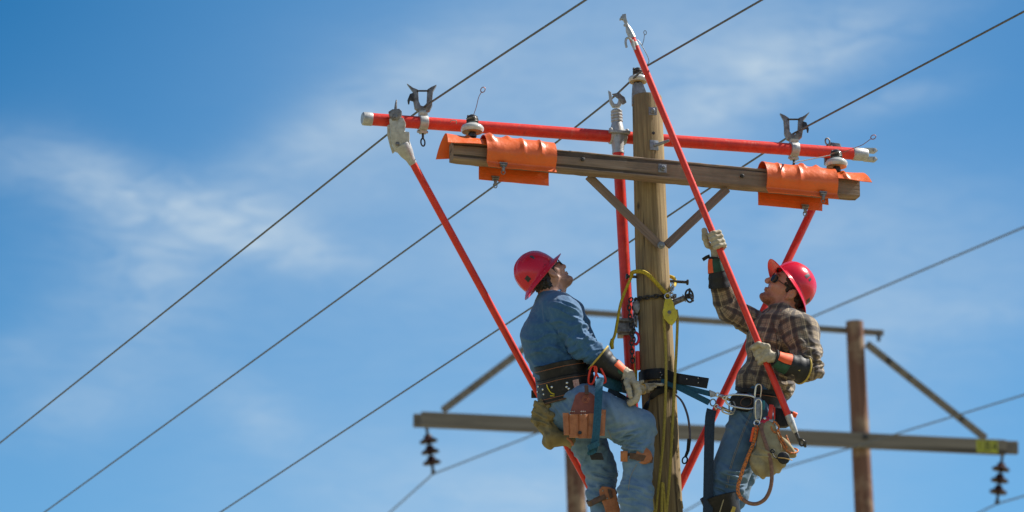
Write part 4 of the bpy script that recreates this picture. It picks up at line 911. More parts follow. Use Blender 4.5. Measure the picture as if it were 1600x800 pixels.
def cloth_uv(V, limbs):
    """cloth coordinates: along and round the nearest limb"""
    best = np.full(len(V), 1e9); uv = np.zeros((len(V), 3))
    for (a, b, r, off, pen) in limbs:
        a = np.array(a, float); b = np.array(b, float); d = b - a; L = np.linalg.norm(d); d /= L; X = V - a; t = np.clip(X @ d, 0, L); dd = np.linalg.norm(X - np.outer(t, d), axis=1) - r + pen
        y = np.cross(d, [1.0, .1, .05]); y = np.array([0, 1.0, 0]) - d * d[1]; y /= np.linalg.norm(y); x = np.cross(d, y); ang = np.arctan2(X @ x, -(X @ y)); mk = dd < best
        uv[mk, 0] = (X @ d)[mk] + off; uv[mk, 1] = (ang * r)[mk] + off * .37; best[mk] = dd[mk]
    return uv
def gauntlet(parent, pts, radii, m_='rubber', name='glove_cuff', trim=None, n=24):
    mb = MB(); P = smoothpath(pts, 5); R = np.interp(np.linspace(0, 1, len(P)), np.linspace(0, 1, len(radii)), radii)
    k = len(P); outer = P; rr_ = [r * (1 + .03 * math.sin(i * 1.9)) for i, r in enumerate(R)]
    mb.tube(P + list(reversed(P))[0:1], rr_ + [rr_[-1] * .8], n, cap=True); o = obj(name, mb, M[m_], parent)
    if trim: mb = MB(); d = (P[1] - P[0]).normalized(); mb.torus(P[0] + d * .004, d, rr_[0] * 1.0, .0055, 28, 8); obj('cuff_trim', mb, M[trim], o)
    return o
def partband(parent, pts, radii, a0, a1, m_, name, ref, n=14):
    """patch wrapped part of the way round a limb, 2 mm thick"""
    P = smoothpath(pts, 4); R = np.interp(np.linspace(0, 1, len(P)), np.linspace(0, 1, len(radii)), radii); vs = []; mb = MB()
    for i, p in enumerate(P):
        t = (P[min(i + 1, len(P) - 1)] - P[max(i - 1, 0)]).normalized(); u_ = (Vector(ref) - t * Vector(ref).dot(t)).normalized(); w_ = t.cross(u_)
        for th in (.0, -.002):
            for k in range(n + 1):
                a = a0 + (a1 - a0) * k / n; vs.append(p + (u_ * math.cos(a) + w_ * math.sin(a)) * (R[i] + th))
    W = 2 * (n + 1); fs = []
    for i in range(len(P) - 1):
        for k in range(n):
            fs.append((i * W + k, i * W + k + 1, (i + 1) * W + k + 1, (i + 1) * W + k)); o2 = n + 1; fs.append((i * W + o2 + k + 1, i * W + o2 + k, (i + 1) * W + o2 + k, (i + 1) * W + o2 + k + 1))
        for k in (0, n): fs.append((i * W + k, (i + 1) * W + k, (i + 1) * W + n + 1 + k, i * W + n + 1 + k))
    for i in (0, len(P) - 1):
        for k in range(n): fs.append((i * W + k, i * W + k + 1, i * W + n + 2 + k, i * W + n + 1 + k))
    mb.add(vs, fs); return obj(name, mb, M[m_], parent, ang=60)
def glove(parent, c, axis, side, t, R, wrist, thumb, arcs=((35, 90, 150, 205),) * 4, palm_r=.0125, spread=.021, heel=None, m_='hide', fr=.0115):
    c = Vector(c); axis = Vector(axis).normalized(); side = Vector(side); side = (side - axis * side.dot(axis)).normalized(); t = Vector(t); t = (t - axis * t.dot(axis) - side * t.dot(side)).normalized()
    B = Solid(); heel = Vector(heel) if heel is not None else c + side * (R + .012) - t * .060 - axis * .01
    for i in range(4):
        off = axis * ((1.5 - i) * spread); k = [1.0, 1.05, 1.0, .88][i]; r0 = fr * [1, 1.04, 1, .9][i]
        pts = [c + off + (side * math.cos(rad(a)) + t * math.sin(rad(a))) * (R + fr) for a in arcs[i]]
        kn = c + off * .98 + side * (R + .013) + t * .010
        B.cone(heel + off * .55, kn, .018, .0145, .012); B.cone(kn, pts[0], .0135, r0 * 1.06, .005)
        for a_, b_ in zip(pts, pts[1:]): B.cone(a_, b_, r0, r0 * .95, .0022)
        B.ell(pts[1], [axis, side, t], (r0 * 1.08,) * 3, .002)
    B.cone(heel, wrist, .026, .029, .02); th = [Vector(p) for p in thumb]
    B.cone(heel + axis * .02, th[0], .018, .015, .014)
    for a_, b_ in zip(th, th[1:]): B.cone(a_, b_, .0175, .0150, .003)
    V, Q = B.mesh(.0028, 1); V = folds(V, Q, [(None, 1, axis, 60, .0008, 5), (None, 1, t, 70, .0007, 9)])
    return npmesh('glove', V, Q, M[m_], parent)
def belt(parent, name, c, up, fwd, rx, ry, h, th, m_, a0=0, a1=2 * math.pi, n=64, flare=0.0, stitch=None):
    """band round the waist: c centre, rx along fwd, ry across"""
    up = Vector(up).normalized(); fx = Vector(fwd); fx = (fx - up * fx.dot(up)).normalized(); ly = up.cross(fx); mb = MB(); vs = []; closed = abs(a1 - a0) > 6.2
    prof = [(0, -h / 2), (th, -h / 2 + .003), (th, h / 2 - .003), (0, h / 2), (-.003, 0)]; m1_ = len(prof)
    cnt = n if closed else n + 1
    for i in range(cnt):
        a = a0 + (a1 - a0) * i / n; wob = 1 + .012 * math.sin(a * 5 + 1)
        for (r, z) in prof:
            zz = z; e = r + flare * (-z / h); vs.append(Vector(c) + fx * math.cos(a) * (rx * wob + e) + ly * math.sin(a) * (ry * wob + e) + up * (zz + .004 * math.sin(a * 3)))
    fs = []
    for i in range(n if closed else n):
        j = (i + 1) % cnt
        for k in range(m1_): fs.append((i * m1_ + k, i * m1_ + (k + 1) % m1_, j * m1_ + (k + 1) % m1_, j * m1_ + k))
    if not closed: fs.append(tuple(range(m1_))); fs.append(tuple(n * m1_ + k for k in range(m1_)))
    mb.add(vs, fs); o = obj(name, mb, M[m_], parent, ang=40)
    for z in (stitch or []):
        mb = MB(); pts = []
        for i in range(cnt):
            a = a0 + (a1 - a0) * i / n; wob = 1 + .012 * math.sin(a * 5 + 1); pts.append(Vector(c) + fx * math.cos(a) * (rx * wob + th + flare * (-z / h)) + ly * math.sin(a) * (ry * wob + th + flare * (-z / h)) + up * (z + .004 * math.sin(a * 3)))
        mb.tube(pts, .0013, 5, closed=closed); obj('stitching', mb, M['leather_tan'], o)
    return o
def chain(mb, pts, pitch=.026, r=.0042, w=.0095):
    P = smoothpath(pts, 10); L = [0]
    for a, b in zip(P, P[1:]): L.append(L[-1] + (b - a).length)
    n = max(2, int(L[-1] / pitch)); flip = 0
    for i in range(n):
        d = pitch * (i + .5); k = max(j for j in range(len(L)) if L[j] <= d); k = min(k, len(P) - 2); seg = (P[k + 1] - P[k]); p = P[k] + seg * ((d - L[k]) / max(seg.length, 1e-6)); t = seg.normalized()
        s1_ = t.cross(Vector((0, 1, 0))); s1_ = s1_.normalized() if s1_.length > .1 else Vector((1, 0, 0)); nrm_ = s1_ if i % 2 else t.cross(s1_).normalized()
        mb.torus(p, nrm_, w, r, 12, 6, sx=1.75, long=t)

# ------------------------------------------------------------------ LEFT LINEMAN (blue sweatshirt)
PA = thing('person', 'lineman in blue sweatshirt and red hard hat climbing the left side of the pole', 'person', at(930, 900, -.15), 'linemen at work on the pole')
HA = headframe(at(856, 430, -.22), (-.70, .72, .02), (.72, .70), rad(28))
make_body(PA, HA, 1.02, at(861, 468, -.21), at(866, 505, -.2), at(882, 570, -.2), 'skin_a', (.05, .03, .025), (.42, .17, .14, .62))
make_hair(PA, HA, 1.02, 'hair_black', 3, .012, (at(843, 430.5, -.215), dirv(-.775, .63, .06))); make_glasses(PA, HA, 1.02)
make_helmet(PA, HA, 1.0, at(843, 430.5, -.215), dirv(-.775, .63, .06), a=.128, b=.112, h=.148, marks=[(-1.52, -1.40, .50, .66, 'sticker_grey'), (-1.40, -1.34, .50, .60, 'sticker_grey'), (-2.62, -2.38, .80, .93, 'sticker')])
a = lambda x, y, d: T3(at(x, y, d))
SH = Solid()
SH.cone(a(867, 494, -.20), a(859, 530, -.20), 37 * U, 41 * U, .03, (YA, 1.15)); SH.cone(a(859, 530, -.20), a(881, 594, -.20), 41 * U, 39 * U, .04, (YA, 1.05))
SH.cone(a(858, 468, -.21), a(868, 496, -.21), 19 * U, 34 * U, .03, (YA, 1.2))
s_, e_, w_ = a(882, 490, -.372), a(909, 541, -.38), a(936, 560, -.375)
SH.cone(a(868, 482, -.30), s_, 24 * U, 23 * U, .03); SH.cone(s_, e_, 22.5 * U, 19 * U, .022); SH.cone(e_, w_, 20 * U, 15.5 * U, .015)
s2, e2, w2 = a(892, 492, -.04), a(925, 556, -.02), a(975, 590, -.10)
SH.cone(a(875, 482, -.1), s2, 24 * U, 22 * U, .03); SH.cone(s2, e2, 22 * U, 18 * U, .02); SH.cone(e2, w2, 17 * U, 14 * U, .015)
B_ = SH; B_.ell(a(858, 452, -.22), [HA[1], HA[2], HA[3]], (.066, .066, .055), .006, 'sub')
V, Q = B_.mesh(.0055, 2)
V = folds(V, Q, [(None, 1, dirv(.3, 1, .2), 13, .004, 1), (e_, .10, Vector(e_) - Vector(s_), 42, .008, 2), (a(925, 530, -.42), .12, dirv(.85, -.5, 0), 30, .006, 7), (a(900, 520, -.45), .14, dirv(.8, .55, 0), 26, .006, 3), (a(888, 490, -.42), .09, dirv(.5, .9, .3), 34, .006, 4),
                 (a(860, 580, -.3), .14, dirv(.1, 1, 0), 26, .007, 5), (a(845, 520, -.3), .2, dirv(.95, .25, 0), 15, .006, 6), (None, 1, dirv(.75, .65, .1), 40, .0007, 15), (a(910, 530, -.42), .13, dirv(.6, -.8, .1), 62, .0035, 16), (w_, .06, Vector(w_) - Vector(e_), 60, .004, 8)])
npmesh('sweatshirt', V, Q, M['shirt_blue'], PA)
mb = MB(); mb.torus(at(859, 463, -.215), (HA[3] + dirv(0, .5, 0)), .073, .010, 30, 8, sx=1.0); obj('collar', mb, M['shirt_blue'], PA)
# jeans
J = Solid(); J.cone(a(888, 612, -.2), a(890, 640, -.2), 41 * U, 40 * U, .03, (YA, 1.12)); J.cone(a(882, 600, -.2), a(888, 625, -.2), 36 * U, 38 * U, .03, (YA, 1.15))
hR, kR, aR = a(915, 636, -.31), a(992, 668, -.30), a(996, 790, -.24); hL, kL, aL = a(908, 660, -.10), a(940, 738, -.02), a(950, 860, -.03)
J.cone(hR, kR, 36 * U, 29 * U, .03); J.ell(a(1000, 664, -.30), [CR, CF, CU], (25 * U, 26 * U, 23 * U), .02)
J.cone(a(1000, 676, -.29), a(997, 722, -.27), 24.5 * U, 21 * U, .02); J.cone(a(997, 722, -.27), a(993, 770, -.25), 21 * U, 26 * U, .02); J.cone(a(993, 770, -.25), a(995, 806, -.24), 26 * U, 24 * U, .02)
J.cone(hL, kL, 33 * U, 23 * U, .03); J.cone(kL, a(939, 772, -.02), 23 * U, 20.5 * U, .02); J.cone(a(938, 772, -.02), a(955, 850, -.02), 21 * U, 21 * U, .02)
V, Q = J.mesh(.006, 2)
kd = Vector(kR) - Vector(hR)
V = folds(V, Q, [(None, 1, dirv(.4, 1, .3), 14, .003, 1), (None, 1, dirv(.8, .6, .1), 40, .0008, 17), (a(985, 690, -.36), .09, dirv(-.2, 1, 0), 75, .004, 18), (a(975, 692, -.36), .10, dirv(-.35, 1, 0), 50, .012, 2), (a(995, 700, -.34), .07, dirv(0, 1, 0), 60, .008, 12), (a(930, 640, -.42), .13, dirv(.9, .3, 0), 26, .006, 3), (a(990, 775, -.3), .10, dirv(.25, 1, 0), 44, .007, 4),
                 (a(935, 745, -.08), .10, dirv(.2, 1, 0), 46, .008, 5), (a(945, 765, -.08), .05, dirv(0, 1, 0), 70, .006, 6), (a(870, 640, -.3), .12, dirv(.7, .7, 0), 32, .006, 8), (a(920, 700, -.1), .1, dirv(.8, -.4, 0), 30, .006, 9)])
jA = npmesh('jeans', V, Q, M['denim'], PA)
def surf_path(V, pts, near_n=None, off=.0015, n=8):
    """thread a seam over the cloth: points are pulled to the closest cloth vertex seen from the lens side"""
    out = []
    for p in smoothpath(pts, n):
        d = (p - CAM).normalized(); X = V - np.array(CAM); t = X @ np.array(d); perp = np.linalg.norm(X - np.outer(t, d), axis=1); mk = perp < .006
        if mk.any():
            j = np.argmin(np.where(mk, t, 1e9)); tt = t[j]
            if out and abs((out[-1] - CAM).length - tt) > .03: continue
            out.append(CAM + d * (tt - off))
    sm = [out[0]] + [(out[i - 1] + out[i] + out[i + 1]) / 3 for i in range(1, len(out) - 1)] + [out[-1]] if len(out) > 2 else out
    return sm
for pth in ([at(965, 735), at(977, 760), at(982, 798)], [at(950, 672), at(960, 700), at(957, 735)], [at(995, 725), at(985, 745), at(982, 765)]):
    mb = MB(); mb.tube(surf_path(V, pth), .0012, 5); obj('seam', mb, M['stitch'], jA)
# boots
def boot(parent, ankle, toe_dir, m_='leather_dark'):
    an = Vector(ankle); td = Vector(toe_dir).normalized(); B = Solid(); B.cone(an + ZZ * .10, an, .055, .052, .02); B.cone(an, an + td * .15 - ZZ * .055, .050, .040, .03); B.cone(an - ZZ * .05, an + td * .17 - ZZ * .075, .042, .036, .02); V, Q = B.mesh(.006, 1)
    o = npmesh('boot', V, Q, M[m_], parent); mb = MB(); c = an - ZZ * .108; mb.prism([c - td * .055, c + td * .20, c + td * .205 + ZZ * .02, c - td * .06 + ZZ * .02], .085, td.cross(ZZ)); obj('sole', mb, M['rubber'], o, bevel=.008); return o
boot(PA, at(1004, 838, -.25), Vector((1, .25, .05))); boot(PA, at(962, 880, -.02), Vector((1, -.1, .05)))
# climbing-iron cuffs: padded leather below the knee with straps
def leg_band(parent, name, c, up, rx, ry, h, m_, th=.006):
    return belt(parent, name, c, up, CR, rx, ry, h, th, m_, n=40)
b1 = leg_band(PA, 'gaff_strap', at(993, 713, -.27), dirv(.10, 1, 0), 21.5 * U, .083, .036, 'leather_dark')
mb = MB(); out = []
for k in range(20): an_ = 2 * math.pi * k / 20; out.append(at(1006 + 13 * math.cos(an_), 714 + 15 * math.sin(an_) * (1 if math.sin(an_) < 0 else .75), -.352))
mb.prism(out, .018, (.25, 1, 0)); obj('shin_pad', mb, M['leather_tan'], b1, bevel=.005)
mb = MB(); mb.box(at(975, 713, -.352), CR * .020, CF * .005, CU * .030); obj('strap_keeper', mb, M['leather_tan'], b1, bevel=.003)
mb = MB(); mb.strip([at(984, 712, -.365), at(1000, 715, -.376), at(1020, 719, -.33)], CU, .034, .004); mb.torus(at(1016, 713, -.345), (.4, -1, 0), .012, .003, 14, 5); obj('strap_tail', mb, M['leather_dark'], b1)
b2 = leg_band(PA, 'gaff_strap', at(940, 777, -.02), dirv(-.45, 1, 0), 23 * U, .085, .035, 'leather_dark')
mb = MB(); mb.prism([at(*p, -.135) for p in ((936, 766), (941, 760), (951, 761), (961, 765), (964, 775), (967, 788), (974, 815), (950, 815), (944, 792), (938, 778))], .016, (.1, 1, 0)); obj('shin_pad', mb, M['leather_tan'], b2, bevel=.005)
mb = MB(); mb.prism([at(*p, -.15) for p in ((949, 764), (955, 765), (958, 777), (953, 779))], .010); mb.strip([at(925, 786, -.11), at(938, 779, -.148), at(946, 776, -.155)], dirv(.5, 1, 0), .03, .004); obj('buckle_strap', mb, M['leather_dark'], b2, bevel=.002)
for x, y in ((942, 767), (949, 779)): mb = MB(); mb.ball(at(x, y, -.147), .005, 8); obj('rivet', mb, M['chrome'], b2)
mb = MB(); mb.tube([at(958, 815, -.12), at(975, 900, -.1), at(985, 905, -.05)], .008, 8); obj('shank', mb, M['galv'], b2); mb = MB(); mb.tube([at(1012, 725, -.30), at(1017, 860, -.2), at(1024, 868, -.12)], .007, 8); obj('shank', mb, M['galv'], b1)
# gloves and rubber cuffs
gw, ge = at(972, 581, -.36), at(936, 562, -.365)
gl = Solid(); gl.cone(T3(gw), a(982, 588, -.365), .036, .040, .02, (YA, 1.15))
for i_, (dx_, dd_) in enumerate(((2.0, -.415), (1.4, -.385), (.6, -.355), (-1, -.325))):
    p_ = [(982, 590), (992 + dx_ * .6, 601), (995 + dx_, 613), (991 + dx_, 625), (983 + dx_ * .8, 630)]
    for k_ in range(4): gl.cone(a(*p_[k_], dd_ * (.93 if k_ == 0 else 1)), a(*p_[k_ + 1], dd_), .0215 - .0008 * k_, .0208 - .0008 * k_, .016 if k_ == 0 else .008)
gl.cone(a(979, 596, -.41), a(982, 608, -.435), .017, .016, .010); gl.cone(a(982, 608, -.435), a(985, 619, -.435), .0155, .013, .004)
V, Q = gl.mesh(.003, 1); V = folds(V, Q, [(None, 1, dirv(.6, -.8, 0), 60, .0008, 5), (None, 1, dirv(.8, .6, 0), 70, .0006, 9)]); gA = npmesh('glove', V, Q, M['hide'], PA)
gc = gauntlet(PA, [at(934, 558, -.378), at(946, 568, -.37), at(960, 578, -.365), at(974, 586, -.36)], [.083, .068, .052, .040], trim='yellow_trim')
partband(gc, [at(958, 574, -.366), at(966, 580, -.363), at(974, 586, -.36)], [.0545, .0495, .0435], -.2, 1.25, 'hiviz', 'orange_patch', CU)
partband(gc, [at(956, 572.5, -.366), at(965, 579, -.363), at(973, 585, -.36)], [.0545, .0495, .0435], -2.6, -.25, 'green_cloth', 'green_patch', CU); partband(gc, [at(956, 572.5, -.366), at(965, 579, -.363), at(973, 585, -.36)], [.0545, .0495, .0435], 1.3, 3.6, 'green_cloth', 'green_patch', CU)
mb = MB(); mb.torus(at(977, 588, -.355), dirv(.8, -.5, 0), .041, .006, 26, 8); mb.strip([at(975, 596, -.40), at(974, 605, -.40), at(976, 612, -.39)], CR, .016, .004); obj('wrist_strap', mb, M['black_web'], gA)
# far hand reaching round in front of the pole
fw_ = at(988, 603, -.22)
g2 = Solid(); g2.cone(at(985, 602, -.2), at(1004, 606, -.18), .028, .020, .02)
for (p1, p2, p3) in (((1006, 602, -.17), (1022, 600.5, -.165), (1036, 601, -.15)), ((1006, 605, -.18), (1016, 605, -.19), (1024, 604, -.18)), ((1005, 609, -.18), (1013, 609, -.19), (1019, 608, -.18)), ((1002, 611, -.18), (1008, 612, -.18), (1013, 612, -.175))):
    g2.cone(at(*p1), at(*p2), .0105, .0098, .006); g2.cone(at(*p2), at(*p3), .0098, .0085, .002)
g2.cone(at(996, 599, -.2), at(1004, 596, -.2), .012, .010, .008)
V, Q = g2.mesh(.003, 1); V = folds(V, Q, [(None, 1, dirv(1, 0, 0), 60, .0007, 4)]); npmesh('glove', V, Q, M['hide'], PA)
gauntlet(PA, [at(960, 584, -.14), at(975, 594, -.17), at(988, 602, -.195)], [.055, .047, .038])

# belts on the left lineman
bu = dirv(-.20, 1, .0); bc = at(884, 603, -.2)
B1 = belt(PA, 'tool_belt', bc, bu, CR, 43.5 * U, .190, 34 * U, .009, 'leather_black', flare=.012, stitch=(.045, -.045))
B2 = belt(PA, 'back_pad', at(880, 577, -.2), bu, CR, 43 * U, .186, 27 * U, .012, 'leather_black', stitch=(.020,))
belt(PA, 'pad_lining', at(887, 621, -.2), bu, CR, 43 * U, .190, .012, .010, 'leather_dark', flare=.0)
def on_belt(c, up, rx, ry, ang, z, e=.0, fwd=CR):
    up = Vector(up).normalized(); fx = (Vector(fwd) - up * Vector(fwd).dot(up)).normalized(); ly = up.cross(fx)
    P = Vector(c) + fx * math.cos(ang) * (rx + e) + ly * math.sin(ang) * (ry + e) + up * z; n_ = (fx * math.cos(ang) / rx + ly * math.sin(ang) / ry).normalized(); t_ = up.cross(n_).normalized(); return P, n_, t_
ob = lambda ang, z, e=.012: on_belt(bc, bu, 43.5 * U, .190, ang, z, e)
for an_, z in ((-2.85, .0), (-2.45, .01), (-2.45, -.018), (-2.05, .015), (-1.52, .022), (-1.50, -.012), (-1.56, .0), (-2.7, .03)):
    P, n_, t_ = ob(an_, z); mb = MB(); mb.lathe(P - n_ * .002, n_, [(.0075, 0), (.0065, .003), (.003, .005)], 10); obj('rivet', mb, M['chrome'], B1)
P, n_, t_ = ob(-2.12, .0, .013); mb = MB(); mb.tube(smoothpath([P + bu * .034 - t_ * .018, P + bu * .012 - t_ * .014, P - bu * .014 + t_ * .0, P - bu * .026 + t_ * .022]), .0035, 6); mb.tube([P - bu * .030 - t_ * .008, P - bu * .036 + t_ * .020], .0035, 6); obj('maker_mark', mb, M['yellow_paint'], B1)
P, n_, t_ = ob(-1.22, .004, .012); mb = MB(); mb.box(P, t_ * .018, n_ * .0015, bu * .026); obj('sewn_label', mb, mat('pale_pink_label', (.42, .19, .16), (.60, .40, .34), rough=.6, scale=160, contrast=(.45, .55)), B1)
# gear on his belt
mb = MB()
def carabiner(mb, c, long, nrm, L, W, r):
    long = Vector(long).normalized(); nrm = Vector(nrm).normalized(); s_ = nrm.cross(long); c = Vector(c)
    pts = [c + long * (L * .5 * math.copysign(abs(math.cos(t)) ** .7, math.cos(t))) + s_ * (W * .5 * math.copysign(abs(math.sin(t)) ** .7, math.sin(t)) * (1.0 + .15 * math.cos(t))) for t in [2 * math.pi * k / 28 for k in range(28)]]
    mb.tube(pts, r, 8, closed=True)
mb = MB(); carabiner(mb, at(926, 586, -.40), dirv(.25, 1, 0), CF, .10, .035, .0055); carabiner(mb, at(938, 585, -.395), dirv(-.5, 1, 0), CF, .09, .034, .0055)
o = obj('carabiners', mb, M['red_metal']); bpy.data.objects.remove(o)
for (x, y, dx, lb) in ((925.5, 586, .22, 'red carabiner on the black tool belt, left one of two above the tan tool pouch'), (938, 585, -.5, 'red carabiner leaning right under the blue sleeve, over the teal webbing strap')):
    mb = MB(); carabiner(mb, at(x, y, -.405), dirv(dx, 1, 0), CF, .105, .036, .006); tag(obj('carabiner', mb, M['red']), lb, 'carabiner', 'carabiners on the left lineman')
TP = thing('tool_pouch', 'tan leather tool pouch with riveted pockets hanging from the black belt', 'tool pouch', at(912, 686, -.40))
q = lambda x, y, d=0: at(x, y, -.485 + d + .0008 * abs(x - 912))
mb = MB(); mb.prism([q(*p, .005) for p in ((905, 613), (922, 613), (931, 620), (941, 640), (946, 652), (889, 650), (896, 628), (899, 618))], .010); obj('back_flap', mb, M['leather_red'], TP, bevel=.003)
mb = MB(); mb.torus(q(915, 624, -.004), (0, -1, 0), .019, .0012, 24, 5); mb.torus(q(915, 624, -.004), (0, -1, 0), .012, .0012, 20, 5); obj('embossed_emblem', mb, M['leather_tan'], TP)
for (x0, x1, yb, yt) in ((879, 889, 680, 645), (888, 904, 684, 647), (904, 919, 685, 647), (919, 936, 685, 646), (935, 947, 681, 640)):
    mb = MB(); pr_ = []
    for k in range(9):
        x = x0 + (x1 - x0) * k / 8; bulge = -.014 * math.sin(math.pi * k / 8) ** .6; pr_.append((x, bulge))
    vs = [q(x, yt + (x - x0) * .02, b - .008) for x, b in pr_] + [q(x * .94 + 912 * .06, yb - 1, b * .6 - .008) for x, b in pr_] + [q(x, yt, .004) for x, b in pr_] + [q(x * .94 + 912 * .06, yb, .004) for x, b in pr_]
    fs = []
    for k in range(8): fs += [(k, k + 1, 10 + k, 9 + k), (18 + k + 1, 18 + k, 27 + k, 27 + k + 1), (k + 1, k, 18 + k, 18 + k + 1), (9 + k, 10 + k, 28 + k, 27 + k)]
    fs += [(0, 9, 27, 18), (8, 26, 35, 17)]
    mb.add(vs, fs); obj('pocket', mb, M['leather_tan'], TP, ang=50)
mb = MB()
for x in (891, 894, 897, 908, 911, 914, 940, 939): 
    for dy_ in (0, 5): mb = MB(); mb.ball(q(x, 643 + dy_ + (0 if x < 930 else (x - 940) * 6), -.018), .0038, 8); obj('rivet', mb, M['chrome'], TP)
mb = MB(); mb.lathe(q(906, 676, -.024), (0, -1, 0), [(.011, 0), (.010, .004)], 12); obj('drain_hole', mb, M['sticker'], TP)
mb = MB(); mb.strip([q(916, 602, .0), q(917, 616, -.01)], CR, .022, .005); obj('belt_loop', mb, M['leather_dark'], TP)
# teal strap hanging over the pouch
mb = MB(); wds = [CR, CR, CR, CR + CU * .1, CR + CU * .4, CR + CU * .2]
mb.strip(smoothpath([at(938, 590, -.44), at(936, 604, -.50), at(934, 640, -.53), at(931, 680, -.52), at(927, 705, -.49)], 5), CR, .043, .004)
TS = obj('webbing_strap', mb, M['teal']); tag(TS, 'teal webbing strap with black end hanging over the tan leather pouch', 'strap')
mb = MB(); mb.strip(smoothpath([at(936, 692, -.52), at(928, 696, -.535), at(920, 700, -.52), at(921, 707, -.50), at(930, 703, -.515)], 5), CU, .032, .005); o = obj('strap_loop', mb, M['teal'], TS)
mb = MB(); mb.box(at(932, 713, -.49), dirv(.05, .0, 0) * .72, CF * .008, dirv(-.006, .020, 0)); o = obj('strap_end', mb, M['black_web'], TS, bevel=.006)
# canvas bag behind his hip
BG = Solid(); BG.cone(a(853, 664, -.24), a(866, 685, -.26), 12 * U, 13 * U, .03, (YA, 1.3)); BG.cone(a(862, 685, -.26), a(888, 690, -.26), 13 * U, 9 * U, .03, (YA, 1.5)); BG.cone(a(846, 640, -.24), a(852, 664, -.24), 9 * U, 12 * U, .02, (YA, 1.3))
BG.cone(a(846, 628, -.26), a(850, 648, -.28), 6 * U, 9 * U, .012); BG.cone(a(835, 640, -.28), a(858, 664, -.30), 4.5 * U, 5 * U, .004); BG.cone(a(856, 638, -.30), a(838, 660, -.28), 4 * U, 5 * U, .004); BG.cone(a(840, 645, -.26), a(856, 650, -.30), 8 * U, 8 * U, .01); BG.cone(a(838, 654, -.26), a(852, 659, -.30), 7 * U, 6 * U, .008); BG.cone(a(840, 636, -.26), a(852, 634, -.25), 7 * U, 6 * U, .01)
V, Q = BG.mesh(.005, 1); V = folds(V, Q, [(a(848, 646, -.3), .09, dirv(.3, 1, 0), 50, .007, 3), (None, 1, dirv(.8, .6, 0), 24, .006, 4), (a(848, 650, -.3), .08, dirv(1, -.5, .2), 50, .004, 9)])
BG_ = thing('canvas_bag', 'olive canvas bolt bag with crumpled top hanging behind the left lineman', 'canvas bag', a(866, 700, -.26)); npmesh('bag_body', V, Q, M['canvas_olive'], BG_)
mb = MB(); mb.tube([at(886, 684, -.33), at(893, 690, -.33), at(895, 696, -.33)], .008, 8); obj('cord_end', mb, M['leather_tan'], BG_)

# ------------------------------------------------------------------ RIGHT LINEMAN (plaid shirt)
PB = thing('person', 'lineman in brown plaid shirt and red hard hat working from the right of the pole', 'person', at(1130, 900, -.15), 'linemen at work on the pole')
HB = headframe(at(1231, 452, -.10), (.60, .80, -.06), (-.82, .57), rad(-8))
SB = 1.14
make_body(PB, HB, SB, at(1221, 497, -.10), at(1215, 525, -.1), at(1195, 590, -.1), 'skin_b', (.20, .065, .025), (.45, .18, .14, .95))
make_hair(PB, HB, SB, 'hair_brown', 8, 0, (at(1235, 449, -.10), dirv(.80, .54, .30))); make_glasses(PB, HB, SB)
mk = [(1.38, 1.78, .52, .66, 'sticker_grey')]
make_helmet(PB, HB, 1.06, at(1235, 449, -.10), dirv(.80, .54, .30), a=.130, b=.114, h=.138, marks=[(1.42, 1.60, .50, .70, 'sticker'), (1.66, 1.80, .54, .66, 'sticker'), (2.45, 2.75, .86, .97, 'sticker')])
SH = Solid()
SH.cone(a(1216, 515, -.1), a(1208, 540, -.1), 36 * U, 39 * U, .03, (YA, 1.2)); SH.cone(a(1208, 540, -.1), a(1199, 592, -.1), 39 * U, 35 * U, .04, (YA, 1.15)); SH.cone(a(1190, 592, -.1), a(1205, 597, -.1), 34 * U, 34 * U, .02, (YA, 1.1))
SH.ell(a(1224, 598, -.12), [CR, CF, CU], (17 * U, .12, 20 * U), .03); SH.cone(a(1180, 598, -.10), a(1206, 602, -.1), 29 * U, 31 * U, .02, (YA, 1.35)); SH.cone(a(1190, 600, -.1), a(1190, 622, -.1), 32 * U, 28 * U, .02, (YA, 1.2))
SH.cone(a(1220, 494, -.1), a(1216, 515, -.1), 22 * U, 32 * U, .03, (YA, 1.3))
s_, e_, w_ = a(1252, 519, -.27), a(1264, 576, -.33), a(1238, 577, -.40)
SH.cone(a(1232, 508, -.2), s_, 25 * U, 26 * U, .03); SH.cone(s_, e_, 26 * U, 22.5 * U, .02); SH.cone(e_, w_, 21 * U, 15 * U, .015)
s2, e2, w2 = a(1196, 513, .04), a(1138, 483, -.18), a(1124, 440, -.27)
SH.cone(a(1210, 510, -.02), s2, 24 * U, 23 * U, .03); SH.cone(s2, e2, 22.5 * U, 19 * U, .02); SH.cone(e2, w2, 18.5 * U, 15 * U, .015)
SH.ell(tuple(Vector(a(1220, 481, -.105))), [HB[1], HB[2], HB[3]], (.075, .072, .06), .006, 'sub')
V, Q = SH.mesh(.0055, 2)
uv = cloth_uv(V, [(a(1222, 500, -.1), a(1192, 620, -.1), .155, 0, 0), (s_, e_, .095, .013, -.012), (e_, w_, .075, .31, -.012), (s2, e2, .085, .05, -.012), (e2, w2, .07, .40, -.012)])
